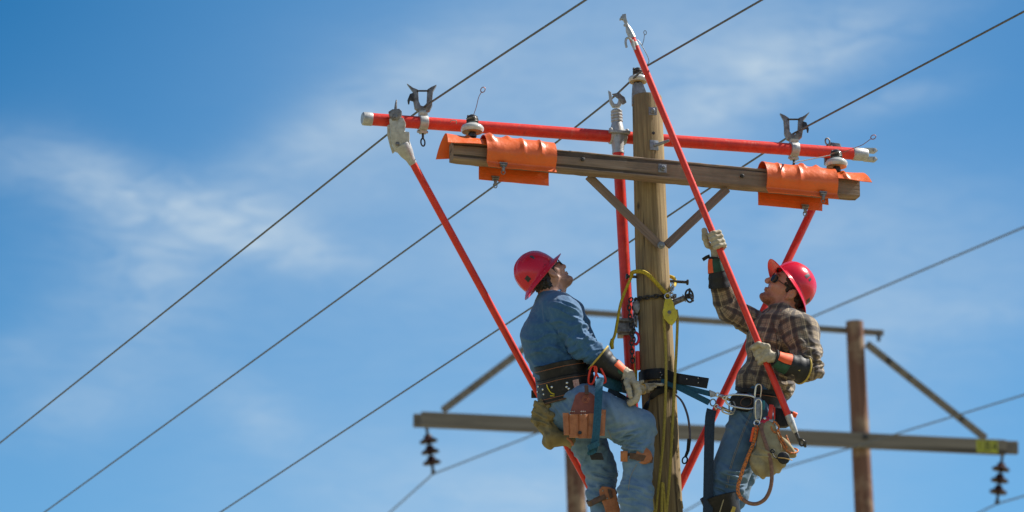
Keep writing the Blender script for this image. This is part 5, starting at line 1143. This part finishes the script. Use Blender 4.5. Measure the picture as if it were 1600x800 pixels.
V = folds(V, Q, [(None, 1, dirv(.4, 1, .2), 14, .004, 1), (e_, .11, dirv(.25, .95, 0), 44, .012, 2), (a(1268, 560, -.4), .07, dirv(-.4, .9, 0), 50, .008, 13), (a(1245, 545, -.40), .10, dirv(.8, .4, 0), 34, .008, 3), (a(1200, 590, -.3), .13, dirv(.75, .45, 0), 34, .012, 4), (e2, .09, Vector(e2) - Vector(s2), 34, .005, 5),
                 (a(1160, 500, -.1), .12, dirv(.9, -.2, 0), 26, .0035, 6), (a(1190, 545, -.28), .13, dirv(.6, .8, 0), 22, .006, 7), (a(1230, 605, -.25), .09, dirv(.3, 1, 0), 48, .010, 8), (a(1222, 540, -.3), .10, dirv(-.5, 1, 0), 26, .006, 9)])
shB = npmesh('plaid_shirt', V, Q, M['plaid'], PB, {'cloth': ('FLOAT_VECTOR', uv)})
# placket and buttons
mb = MB(); mb.tube(surf_path(V, [at(1206, 503), at(1213, 525), at(1212, 560), at(1206, 596)]), .0022, 6); obj('placket_edge', mb, M['leather_dark'], shB)
mb = MB()
for (x, y) in ((1215, 532), (1212, 560), (1196, 538)):
    pp = surf_path(V, [at(x, y), at(x + .5, y + .5)], n=1)
    if pp: mb = MB(); mb.lathe(pp[0], -(pp[0] - CAM).normalized(), [(.006, -.002), (.006, .002), (.003, .003)], 10); obj('button', mb, M['sticker'], shB)
# collar: stand and two points
def collar(pts_in, pts_out, name='collar'):
    n = len(pts_in); mb = MB(); A_ = smoothpath(pts_in, 6); B__ = smoothpath(pts_out, 6); k = len(A_); vs = []
    for p, q_ in zip(A_, B__):
        mdp = p.lerp(q_, .45) + ZZ * .004 + (q_ - p).normalized() * .0 - CF * .006; vs += [p, mdp, q_]
    vs2 = [v + CF * .004 - ZZ * .002 for v in vs]; fs = []
    for i in range(k - 1):
        for j in range(2): fs.append((3 * i + j, 3 * i + j + 1, 3 * (i + 1) + j + 1, 3 * (i + 1) + j)); o2 = 3 * k; fs.append((o2 + 3 * i + j + 1, o2 + 3 * i + j, o2 + 3 * (i + 1) + j, o2 + 3 * (i + 1) + j + 1))
        for j in (0, 2): fs.append((3 * i + j, 3 * (i + 1) + j, 3 * k + 3 * (i + 1) + j, 3 * k + 3 * i + j))
    for i in (0, k - 1): 
        for j in range(2): fs.append((3 * i + j, 3 * i + j + 1, 3 * k + 3 * i + j + 1, 3 * k + 3 * i + j))
    mb.add(vs + vs2, fs); o = obj(name, mb, M['plaid'], PB, ang=60)
    me = o.data; at_ = me.attributes.new('cloth', 'FLOAT_VECTOR', 'POINT'); dat = np.array([[v.co.x * 1.3 + .02, v.co.z * 1.2 + v.co.x * .4, 0] for v in me.vertices], np.float32); at_.data.foreach_set('vector', dat.ravel()); return o
collar([at(1203, 506, -.17), at(1215, 506, -.19), at(1234, 498, -.19), at(1245, 486, -.14), at(1247, 478, -.06)], [at(1204, 516, -.215), at(1222, 519, -.25), at(1244, 508, -.25), at(1258, 494, -.18), at(1258, 484, -.06)])
collar([at(1203, 504, -.15), at(1198, 494, -.12), at(1200, 486, -.05), at(1208, 482, .0)], [at(1199, 514, -.19), at(1187, 502, -.15), at(1190, 488, -.06), at(1200, 480, .02)])
# jeans, boots, cuff
J = Solid(); J.cone(a(1190, 618, -.1), a(1186, 645, -.1), 33 * U, 33 * U, .03, (YA, 1.25))
J.cone(a(1178, 648, -.19), a(1142, 738, -.22), 33.5 * U, 29 * U, .03); J.cone(a(1142, 738, -.22), a(1136, 762, -.22), 28.5 * U, 27 * U, .02); J.cone(a(1134, 760, -.22), a(1120, 870, -.2), 22 * U, 19 * U, .02)
J.cone(a(1188, 650, -.02), a(1156, 735, .03), 32 * U, 26 * U, .03); J.cone(a(1156, 735, .03), a(1150, 770, .03), 26 * U, 21 * U, .02); J.cone(a(1148, 770, .03), a(1100, 880, .05), 20 * U, 18 * U, .02)
V, Q = J.mesh(.006, 2)
V = folds(V, Q, [(None, 1, dirv(.4, 1, .3), 13, .003, 1), (a(1138, 756, -.3), .09, dirv(.15, 1, 0), 52, .012, 2), (a(1165, 752, -.1), .07, dirv(-.2, 1, 0), 56, .010, 6), (a(1160, 650, -.3), .10, dirv(.7, .6, 0), 30, .007, 3), (a(1160, 700, -.3), .16, dirv(.95, .3, 0), 14, .004, 4)])
jB = npmesh('jeans', V, Q, M['denim_dark'], PB)
for dx in (0, 2.2):
    mb = MB(); mb.tube(surf_path(V, [at(1173 + dx, 645), at(1158 + dx, 680), at(1142 + dx, 725), at(1134 + dx, 762)]), .0011, 5); obj('seam', mb, M['stitch'], jB)
gc = belt(PB, 'gaff_cuff', at(1128, 790, -.22), dirv(-.28, 1, 0), CR, 24 * U, .105, .135, .012, 'leather_black', n=48, flare=-.02)
mb = MB(); mb.prism([at(*p, -.345) for p in ((1145, 791), (1150, 793), (1146, 806), (1140, 804))], .008); obj('yellow_tab', mb, M['yellow_trim'], gc)
mb = MB(); mb.tube([at(1132, 776, -.345), at(1124, 802, -.345)], .0035, 6); obj('seam', mb, M['canvas'], gc)
mb = MB(); mb.tube([at(1108, 812, -.26), at(1098, 900, -.2)], .008, 8); obj('shank', mb, M['galv'], gc)
boot(PB, at(1104, 905, -.18), Vector((-1, .1, .05))); boot(PB, at(1085, 912, .06), Vector((-1, -.1, .05)))
# upper hand: fist round the stick
hc = lambda x, y: at(x, y, HY)
def stick_at(y): return at(987 + (1233 - 987) * (y - 58) / (652 - 58), y, HY)
up_ = -hd_
c = stick_at(377); gU = glove(PB, c, up_, Vector((.62, .75, 0)), Vector((.75, -.62, 0)), .0195, at(1119, 408, -.335), [at(1106, 384, HY + .030), at(1102, 373, HY + .010), at(1100.5, 360, HY + .0)],
           arcs=((35, 85, 140, 185), (35, 85, 140, 190), (35, 85, 140, 190), (35, 85, 140, 185)), heel=at(1119, 392, HY + .060), spread=.0265, fr=.0155)
g_ = gauntlet(PB, [at(1124, 449, -.285), at(1122, 430, -.31), at(1119, 414, -.325), at(1118, 402, -.335)], [.062, .056, .047, .037])
partband(g_, [at(1121, 425, -.315), at(1119, 414, -.325), at(1118, 404, -.335)], [.0555, .049, .042], -.65, 0.35, 'hiviz', 'orange_patch', Vector((-.75, -.66, 0)))
partband(g_, [at(1121, 425, -.315), at(1119, 414, -.325), at(1118, 404, -.335)], [.0555, .049, .042], .36, 5.6, 'green_cloth', 'green_patch', Vector((-.75, -.66, 0)), n=30)
mb = MB(); mb.torus(at(1118, 403, -.335), dirv(0.05, 1, 0), .039, .006, 24, 8); mb.strip([at(1109, 400, -.345), at(1104, 402, -.35), at(1098, 406, -.35)], dirv(.4, 1, 0), .020, .004); obj('wrist_strap', mb, M['black_web'], gU)
# lower hand
c = stick_at(553); gLw = glove(PB, c, up_, Vector((.42, -.90, 0)), Vector((-.90, -.42, 0)), .0195, at(1209, 558, -.46), [at(1199, 542, HY - .065), at(1186, 538, HY - .055), at(1175, 543, HY - .030)],
           arcs=((40, 85, 130, 180),) * 4, heel=at(1201, 556, HY - .050), spread=.0265, fr=.0160)
g_ = gauntlet(PB, [at(1254, 577, -.37), at(1240, 573, -.405), at(1225, 567, -.43), at(1211, 560, -.452)], [.084, .071, .056, .042], trim='yellow_trim')
partband(g_, [at(1231, 569.5, -.42), at(1222, 566, -.435), at(1212, 560.5, -.45)], [.0625, .0565, .047], -.3, 1.9, 'hiviz', 'orange_patch', dirv(0, .35, -1))
partband(g_, [at(1231, 569.5, -.42), at(1222, 566, -.435), at(1212, 560.5, -.45)], [.062, .056, .0465], 1.95, 5.9, 'green_cloth', 'green_patch', dirv(0, .35, -1), n=30)
mb = MB(); mb.torus(at(1211, 559, -.452), dirv(1, -.35, .2), .0425, .006, 24, 8); obj('wrist_strap', mb, M['black_web'], gLw)
mb = MB(); mb.prism([at(1249, 566, -.452), at(1252, 567, -.452), at(1250, 580, -.46), at(1247, 579, -.46)], .004); obj('yellow_label', mb, M['yellow_trim'], g_)

# belt of the right lineman
bu2 = dirv(.12, 1, 0); bc2 = at(1190, 625, -.1)
D1 = belt(PB, 'tool_belt', bc2, bu2, CR, 36 * U, .185, 20 * U, .010, 'leather_black', flare=.006, stitch=(.03,)); D2 = belt(PB, 'back_pad', at(1188, 611, -.1), bu2, CR, 36 * U, .18, .026, .012, 'black_web')
mb = MB(); mb.prism([at(*p, -.31) for p in ((1141, 621), (1152, 613), (1170, 617), (1184, 622), (1184, 638), (1168, 644), (1150, 640), (1142, 632))], .03); obj('side_pad', mb, M['leather_black'], D1, bevel=.008)
mb = MB(); mb.torus(at(1166, 628, -.335), (0, -1, 0), .026, .003, 20, 6, sx=1.3, long=dirv(1, .5, 0)); obj('ring_stitch', mb, M['leather_dark'], D1)
# ================================================================== GEAR ON POLE AND BELTS
def one(name, mb, m_, label, cat, group=None, bevel=0, **k):
    o = obj(name, mb, M[m_], bevel=bevel, **k); return tag(o, label, cat, group)
def sub(name, mb, m_, parent, bevel=0, **k):
    return obj(name, mb, M[m_], parent, bevel=bevel, **k)
# big snap and steel rings at his left hip
mb = MB(); carabiner(mb, at(1158, 627, -.36), dirv(1, -.12, 0), dirv(0, .1, 1), .175, .075, .0055); one('carabiner', mb, 'chrome', 'large plated steel carabiner on its side at the left hip of the plaid-shirted lineman', 'carabiner')
mb = MB(); carabiner(mb, at(1184, 617, -.365), dirv(.12, 1, 0), CF, .12, .034, .0045); T = one('carabiner', mb, 'chrome', 'upright plated steel carabiner hooked over the front of the black belt', 'carabiner')
T = thing('rope_grab', 'plated steel rope grab hanging from the upright carabiner on the belt', 'rope grab', at(1181, 660, -.37))
mb = MB(); mb.prism([at(*p, -.37) for p in ((1178, 622), (1189, 621), (1190, 640), (1188, 654), (1180, 657), (1177, 645))], .022); sub('frame', mb, 'galv', T, bevel=.004)
mb = MB(); carabiner(mb, at(1185, 642, -.39), dirv(.0, 1, 0), CF, .13, .034, .0045); sub('side_link', mb, 'chrome', T)
mb = MB(); mb.torus(at(1182.5, 661, -.385), (.1, -1, 0), .016, .005, 18, 8); sub('ring', mb, 'chrome', T)
# orange flecked lanyard running into a brown sheathed cord
T = thing('lanyard', 'orange flecked rope lanyard hanging in a long loop beside the left thigh', 'lanyard', at(1160, 787, -.40))
mb = MB(); mb.tube(smoothpath([at(1182, 665, -.385), at(1178, 690, -.39), at(1168, 715, -.395), at(1158, 742, -.40), at(1153, 762, -.40), at(1155, 774, -.40), at(1161, 781, -.40)], 6), .0105, 10); sub('flecked_rope', mb, 'cord_orange', T)
mb = MB(); mb.tube(smoothpath([at(1160, 780, -.40), at(1170, 786, -.40), at(1183, 787, -.405), at(1196, 779, -.41), at(1204, 762, -.42), at(1206, 740, -.43), at(1203, 715, -.44), at(1196, 692, -.44), at(1190, 672, -.41), at(1191, 662, -.39)], 6), .0112, 10); sub('brown_sheath', mb, 'cord_brown', T)
mb = MB(); mb.tube([at(1177.5, 668, -.385), at(1173, 690, -.39)], .007, 8); mb.tube([at(1184, 668, -.385), at(1179, 690, -.39)], .007, 8); sub('bright_end', mb, 'hiviz', T)
mb = MB(); mb.box(at(1193, 633, -.345), CR * .008, CF * .008, CU * .026); T = one('belt_tool', mb, 'teal_plastic', 'small cyan plastic clip tool beside the steel rope grab', 'clip', bevel=.004)
T = thing('fall_arrester', 'bright red metal cam device on the belt above the canvas bag', 'rope grab', at(1200, 665, -.36))
mb = MB(); mb.prism([at(*p, -.375) for p in ((1186, 660), (1198, 650), (1203, 653), (1201, 660), (1190, 667))], .02); sub('cam', mb, 'red_metal', T, bevel=.004)
mb = MB(); mb.prism([at(*p, -.36) for p in ((1202, 632), (1209, 633), (1206, 656), (1199, 653))], .016); sub('side_plate', mb, 'red', T, bevel=.003); mb = MB(); mb.tube([at(1210, 636, -.36), at(1210, 655, -.36)], .0045, 8); sub('pin', mb, 'red', T)
mb = MB(); mb.lathe(at(1195, 654, -.39), (0, -1, 0), [(.008, 0), (.008, .006), (.003, .008)], 10); sub('bolt', mb, 'chrome', T)
# canvas bag of the right man
def bagpt(x, y, d=0): return at(x, y, -.36 + d)
BG = Solid(); BG.cone(T3(bagpt(1200, 672)), T3(bagpt(1200, 712)), 14 * U, 24 * U, .02, (CF, .9)); BG.cone(T3(bagpt(1192, 725)), T3(bagpt(1210, 722)), 21 * U, 16 * U, .02, (CF, .9)); BG.cone(T3(bagpt(1214, 676)), T3(bagpt(1234, 708)), 7 * U, 9 * U, .02)
BG.ell(T3(bagpt(1226, 668)), [CR, CF, CU], (16 * U, .06, 22 * U), .01, 'sub')
V, Q = BG.mesh(.005, 1); V = folds(V, Q, [(None, 1, dirv(.8, .5, 0), 20, .005, 4), (T3(bagpt(1195, 715, -.1)), .1, dirv(.3, 1, 0), 30, .004, 3)])
CB = thing('canvas_bag', 'beige canvas bolt bag with black button hanging from the belt on the right', 'canvas bag', bagpt(1200, 745)); npmesh('bag_body', V, Q, M['canvas'], CB)
mb = MB(); mb.lathe(bagpt(1224, 716, -.10), (.2, -1, 0), [(.034, 0), (.036, .006), (.03, .014), (.008, .018)], 24); sub('black_button', mb, 'rubber', CB)
mb = MB(); mb.tube([bagpt(1216, 715, -.125), bagpt(1226, 716, -.13), bagpt(1238, 719, -.12)], .0028, 6); sub('cord_tie', mb, 'brass', CB)
mb = MB(); mb.torus(bagpt(1207, 705, -.095), (0, -1, 0), .010, .004, 14, 6); mb.tube(smoothpath([bagpt(1207, 708, -.1), bagpt(1210, 714, -.105), bagpt(1217, 718, -.11)]), .003, 6); sub('eyelet', mb, 'rubber', CB)
mb = MB(); mb.tube(smoothpath([bagpt(1212, 672, -.03), bagpt(1220, 690, -.05), bagpt(1228, 703, -.05), bagpt(1238, 708, -.04), bagpt(1246, 706, -.02), bagpt(1245, 702, 0), bagpt(1236, 698, .02), bagpt(1228, 680, .03)]), .0055, 8); sub('orange_rim', mb, 'cord_orange', CB)
mb = MB(); mb.tube(smoothpath([bagpt(1210, 658, -.03), bagpt(1205, 668, -.04), bagpt(1212, 676, -.05), bagpt(1217, 668, -.05), bagpt(1212, 660, -.04)]), .006, 8); mb.tube(smoothpath([bagpt(1216, 672, -.05), bagpt(1222, 686, -.05), bagpt(1230, 700, -.05)]), .0055, 8); sub('orange_cord', mb, 'cord_orange', CB)
# pouch and things at the back of his belt
mb = MB(); mb.prism([at(*p, -.30) for p in ((1210, 638), (1226, 640), (1236, 652), (1240, 662), (1228, 668), (1216, 668), (1211, 655))], .05); one('belt_pouch', mb, 'leather_black', 'small black pouch at the back of the belt behind the red hot stick', 'pouch', bevel=.008)
T = thing('flashlight', 'small black torch with bright orange ends stuck through the back of the belt', 'flashlight', at(1235, 648, -.30))
mb = MB(); mb.tube([at(1226, 641, -.30), at(1240, 647, -.30)], .013, 12); sub('barrel', mb, 'rubber', T)
mb = MB(); mb.tube([at(1238, 646.5, -.30), at(1245, 649.5, -.30)], .016, 12); sub('head', mb, 'hiviz', T, bevel=.002); mb = MB(); mb.tube([at(1222, 639, -.30), at(1229, 642, -.30)], .014, 12); sub('tail', mb, 'hiviz', T, bevel=.002)
# navy hanging strap
mb = MB(); mb.strip(smoothpath([at(1112, 640, -.28), at(1109, 660, -.30), at(1107.5, 720, -.31), at(1106, 800, -.32), at(1105, 850, -.32)], 4), CR * 1 + CF * .3, .058, .004); one('webbing_strap', mb, 'navy', 'navy webbing strap hanging straight down left of the plaid-shirted lineman', 'strap')
# positioning strap of the right lineman round the pole
PC = at(1028.5, 600, 0); PR = .100
def around(a, r=PR, z=0.0, dz=0.0): return Vector((PC.x + math.sin(a) * r, PC.y - math.cos(a) * r, PC.z + z))
T = thing('positioning_strap', 'black leather pole strap with teal ends running from the pole to the right lineman', 'strap', at(1060, 600, -.12))
yz = lambda y: (600 - y) / 270 / math.cos(EL)
mb = MB(); pts = [around(a_, PR + .008, yz(591) + .0 * a_) for a_ in np.linspace(-2.6, .25, 14)] + [at(1052, 590, -.135), at(1075, 594, -.17), at(1106, 599, -.20)]
mb.strip(smoothpath(pts, 3), ZZ, .060, .010); sub('leather_sleeve', mb, 'leather_black', T, bevel=.0015)
mb = MB()
for x, y in ((1032, 582), (1032, 590), (1034, 586), (1073, 592), (1091, 598), (1091, 591)): mb = MB(); mb.ball(at(x, y, -.128 if x < 1040 else np.interp(x, [1052, 1106], [-.148, -.212])), .0042, 8); sub('rivet', mb, 'chrome', T)
mb = MB(); mb.strip(smoothpath([around(.1, PR + .006, yz(602)), at(1052, 602, -.13), at(1080, 608, -.17), at(1112, 616, -.22)], 4), ZZ, .030, .006); sub('upper_webbing', mb, 'teal', T)
mb = MB(); mb.strip(smoothpath([at(1058, 604, -.14), at(1080, 615, -.18), at(1108, 629, -.23)], 4), ZZ, .034, .006); sub('lower_webbing', mb, 'teal', T)
mb = MB(); mb.prism([at(*p, -.23) for p in ((1108, 609), (1118, 613), (1120, 619), (1110, 621))], .012); sub('end_ferrule', mb, 'cast', T, bevel=.003)
def snap(T, p0, p1, p2, name='snap_hook'):
    mb = MB(); p0, p1, p2 = Vector(p0), Vector(p1), Vector(p2); d = (p1 - p0).normalized(); mb.torus(p0 + d * .012, CF, .011, .0042, 16, 7); mb.tube([p0 + d * .02, p1], [.008, .0095], 10); e = (p2 - p1); mb.torus(p1 + e * .5, dirv(.1, .3, 1), .012, .0045, 18, 7, sx=e.length / .024, long=e); return sub(name, mb, 'chrome', T)
snap(T, at(1119, 616, -.24), at(1131, 620, -.27), at(1146, 622, -.31)); snap(T, at(1117, 634, -.25), at(1130, 640, -.28), at(1144, 647, -.31)); 
mb = MB(); mb.tube([at(1128, 637, -.28), at(1140, 643, -.30)], .009, 10); mb.tube([at(1129, 620, -.27), at(1141, 625, -.30)], .0085, 10); sub('snap_gates', mb, 'brass', T)
mb = MB(); mb.torus(at(1144, 636, -.31), dirv(.6, 0, 1), .020, .0048, 20, 7, sx=1.6, long=CU); sub('d_ring', mb, 'galv', T); mb = MB(); mb.torus(at(1114, 629, -.25), CF, .016, .004, 18, 7, sx=1.2, long=CU); sub('d_ring', mb, 'galv', T)
# positioning strap of the left lineman
T = thing('positioning_strap', 'teal pole strap with steel buckle held in the left lineman\'s glove at the pole', 'strap', at(990, 606, -.2))
mb = MB(); mb.strip(smoothpath([at(942, 594, -.34), at(958, 601, -.33), at(976, 606, -.27), at(1000, 609, -.20)], 5), ZZ, .062, .006); sub('webbing', mb, 'teal', T)
mb = MB(); mb.strip(smoothpath([at(950, 610, -.335), at(965, 616, -.31), at(982, 626, -.26)], 4), ZZ, .03, .006); sub('lower_webbing', mb, 'navy', T)
mb = MB(); c = at(1004, 608, -.19); 
for k in (-1, 1): mb.tube([c + CR * .013 * k + CU * .026, c + CR * .013 * k - CU * .026], .005, 8); mb.tube([c + CR * .014 + CU * .026 * k, c - CR * .014 + CU * .026 * k], .005, 8)
mb.tube([c + CU * .026, c - CU * .026], .0035, 6); sub('buckle', mb, 'brass', T)
mb = MB(); mb.strip(smoothpath([around(a_, PR + .006 + .005 * (a_ < .2), yz(608)) for a_ in np.linspace(-.6, 2.9, 14)], 3), ZZ, .045, .006); sub('pole_wrap', mb, 'black_web', T)
# slack brown strap lying across the pole and hanging free on its right
mb = MB(); mb.strip(smoothpath([at(1006, 645, -.115), at(1012, 630, -.122), at(1020, 618, -.128), at(1032, 611, -.130), at(1044, 608, -.122)], 5), CR * .6 + CU, .034, .005); mb2 = mb
o = one('leather_strap', mb, 'leather_black', 'slack black leather strap curving over the front of the pole below the buckle', 'strap')
T = thing('leather_strap', 'thin brown leather strap with black snap hanging free on the right of the pole', 'strap', at(1075, 690, -.1))
mb = MB(); mb.strip(smoothpath([at(1055, 616, -.10), at(1066, 628, -.11), at(1074, 648, -.12), at(1077.5, 670, -.12), at(1078, 688, -.12)], 5), dirv(.35, .0, 1), .030, .004); sub('strap', mb, 'leather_dark', T)
mb = MB(); mb.tube([at(1077, 686, -.12), at(1075, 704, -.12), at(1071, 714, -.12)], [.012, .010, .008], 8); mb.torus(at(1070, 719, -.12), CF, .014, .0048, 16, 6, sx=1.4, long=dirv(.3, 1, 0)); sub('snap', mb, 'rubber', T)

# yellow rope sling, block and hand line
T = thing('rope_sling', 'thick yellow rope sling over the left step bolt with its tail hanging down', 'rope', at(1010, 500, -.1))
mb = MB(); mb.tube(smoothpath([at(987, 431, -.05), at(988, 426, -.07), at(997, 424, -.10), at(1008, 426, -.118), at(1018, 434, -.122), at(1029, 446, -.122), at(1039, 457, -.12), at(1044, 462, -.13)], 6), [.0118] * 43, 10); sub('sling', mb, 'yellow_rope', T)
mb = MB(); mb.tube(smoothpath([at(988, 428, -.06), at(985, 436, -.07), at(978, 452, -.07), at(970, 474, -.07), at(965, 500, -.07), at(961, 522, -.07), at(957, 532, -.07)], 6), .0085, 10); mb.tube([at(957, 530, -.07), at(955.5, 538, -.07), at(957, 545, -.07)], [.011, .0135, .010], 10); sub('tail', mb, 'yellow_rope', T)
mb = MB(); mb.tube(smoothpath([at(1044, 462, -.10), at(1050, 450, -.05), at(1055, 443, .0), at(1053, 435, .03), at(1047, 432, .06)], 6), .011, 10); sub('back_loop', mb, 'yellow_rope', T)
T = thing('pulley_block', 'yellow pulley block hanging by a steel hook from the rope sling', 'pulley', at(1047, 508, -.15))
mb = MB(); mb.torus(at(1043, 463, -.14), (.1, -1, 0), .016, .0042, 18, 8, sx=1.1); mb.tube(smoothpath([at(1049, 442, -.12), at(1053, 448, -.12), at(1049, 455, -.13), at(1044, 458, -.14)]), .0045, 8); chain(mb, [at(1049, 462, -.13), at(1052, 442, -.10)], pitch=.02, r=.0035, w=.008); sub('hook', mb, 'chrome', T)
out = [(1039, 468), (1048, 466), (1052, 472), (1054, 480), (1058, 487), (1058.5, 495), (1055, 503), (1050, 509), (1045, 506), (1037, 497), (1035, 488), (1037, 478)]
for k, d in enumerate((-.175, -.135)):
    mb = MB(); mb.prism([at(*p, d) for p in out], .008); sub('side_plate', mb, 'yellow_paint', T, bevel=.003)
mb = MB(); mb.lathe(at(1047, 489, -.172), (0, 1, 0), [(.038, 0), (.030, .012), (.030, .022), (.038, .034)], 28); sub('sheave', mb, 'yellow_paint', T)
mb = MB(); mb.lathe(at(1046, 488, -.178), (0, -1, 0), [(.011, 0), (.011, .003), (.006, .005)], 14); mb.lathe(at(1046, 488, -.179), (0, -1, 0), [(.004, 0), (.004, .008)], 8); sub('axle', mb, 'bronze', T)
T = thing('hand_line', 'dull yellow hand line with two falls dropping from the pulley block down the pole', 'rope', at(1035, 800, -.16))
g0 = at(1022, 900, -.2); g0.z = .02; g1 = at(1035, 900, -.2); g1.z = .02
mb = MB(); mb.tube(smoothpath([at(1038, 490, -.155), at(1037.5, 500, -.155), at(1040, 540, -.15), at(1040.5, 600, -.165), at(1037, 680, -.16), at(1030, 750, -.16), at(1024, 805, -.16), at(1012, 900, -.18), g0], 6), .0082, 8); sub('rope_fall', mb, 'rope_dull', T)
mb = MB(); mb.tube(smoothpath([at(1057, 484, -.155), at(1058.5, 500, -.155), at(1057, 545, -.15), at(1054, 600, -.17), at(1050, 680, -.16), at(1046, 750, -.16), at(1041, 805, -.16), at(1034, 900, -.18), g1], 6), .0082, 8); sub('rope_fall', mb, 'rope_dull', T)
# chain tightener
T = thing('chain_binder', 'dark steel chain wrapped round the pole with its loose end hanging on the left', 'chain', at(986, 560, -.05))
PC2 = at(1021, 471, 0)
mb = MB(); chain(mb, [Vector((PC2.x + math.sin(a_) * .110, PC2.y - math.cos(a_) * .110, PC2.z + .004 * math.sin(3 * a_))) for a_ in np.linspace(-1.9, 1.5, 12)], .026, .0048, .010); sub('wrap', mb, 'dark_steel', T)
mb = MB(); chain(mb, [at(987, 466, -.06), at(983, 475, -.07), at(984, 490, -.07), at(987, 515, -.07), at(987, 540, -.07), at(989, 572, -.07)], .026, .0045, .0098); sub('hanging_end', mb, 'dark_steel', T)
mb = MB(); chain(mb, [at(990, 478, -.04), at(993, 500, -.05), at(990, 520, -.05), at(991, 545, -.05)], .024, .0042, .009); sub('second_end', mb, 'dark_steel', T)
mb = MB(); mb.tube(smoothpath([at(993, 519, -.06), at(997, 523, -.06), at(998, 531, -.06), at(994, 538, -.06), at(989, 535, -.06)]), .008, 8); sub('grab_hook', mb, 'red_metal', T)
mb = MB(); mb.prism([at(*p, -.03) for p in ((988, 473), (999, 470), (1000, 484), (996, 492), (990, 488))], .05); mb.prism([at(*p, -.04) for p in ((991, 492), (997, 495), (996, 512), (990, 508))], .03); sub('bracket', mb, 'bronze', T, bevel=.004)
mb = MB(); mb.tube([at(996, 549, -.05), at(997, 578, -.05)], .013, 12); sub('red_handle', mb, 'red', T)
T = thing('pole_saddle', 'grey steel saddle tube with round wheel nut sticking out right of the pole', 'clamp', at(1065, 475, -.03))
mb = MB(); mb.tube([at(1042, 478, -.04), at(1056, 471, -.04), at(1070, 465.5, -.04)], [.019, .018, .0165], 16); sub('tube', mb, 'bronze', T)
mb = MB(); wc = at(1077, 462.5, -.045); wa = dirv(.72, .12, -.6); mb.torus(wc, wa, .036, .0058, 26, 8)
u1 = Vector(wa).normalized().cross(ZZ).normalized(); u2 = Vector(wa).normalized().cross(u1)
for k in range(3):
    an_ = k * 2.094 + .5; d = u1 * math.cos(an_) + u2 * math.sin(an_); mb.tube([wc, wc + d * .036], .0062, 8); mb.ball(wc + d * .038, .009, 8)
mb.lathe(wc - Vector(wa).normalized() * .012, wa, [(.015, 0), (.017, .01), (.012, .024)], 14); mb.tube([at(1069, 466, -.04), at(1078, 462, -.045)], .010, 10); sub('wheel_nut', mb, 'dark_steel', T)
mb = MB(); mb.torus(at(1069, 466, -.04), dirv(.9, .35, 0), .021, .0035, 20, 6); mb.lathe(at(1054, 465, -.06), (0, 0, 1), [(.012, 0), (.012, .02)], 10); mb.prism([at(*p, .0) for p in ((1044, 466), (1052, 464), (1056, 470), (1054, 482), (1045, 484))], .05); sub('bracket', mb, 'bronze', T, bevel=.003)
# second yellow line behind the left lineman's glove
mb = MB(); mb.tube(smoothpath([at(993, 556, -.0), at(993.5, 600, .0), at(991, 640, .0), at(990, 700, .02), at(992, 900, .1)], 5), .0085, 8); one('rope', mb, 'yellow_rope', 'yellow rope hanging behind the lineman\'s glove between the red mast and the pole', 'rope')
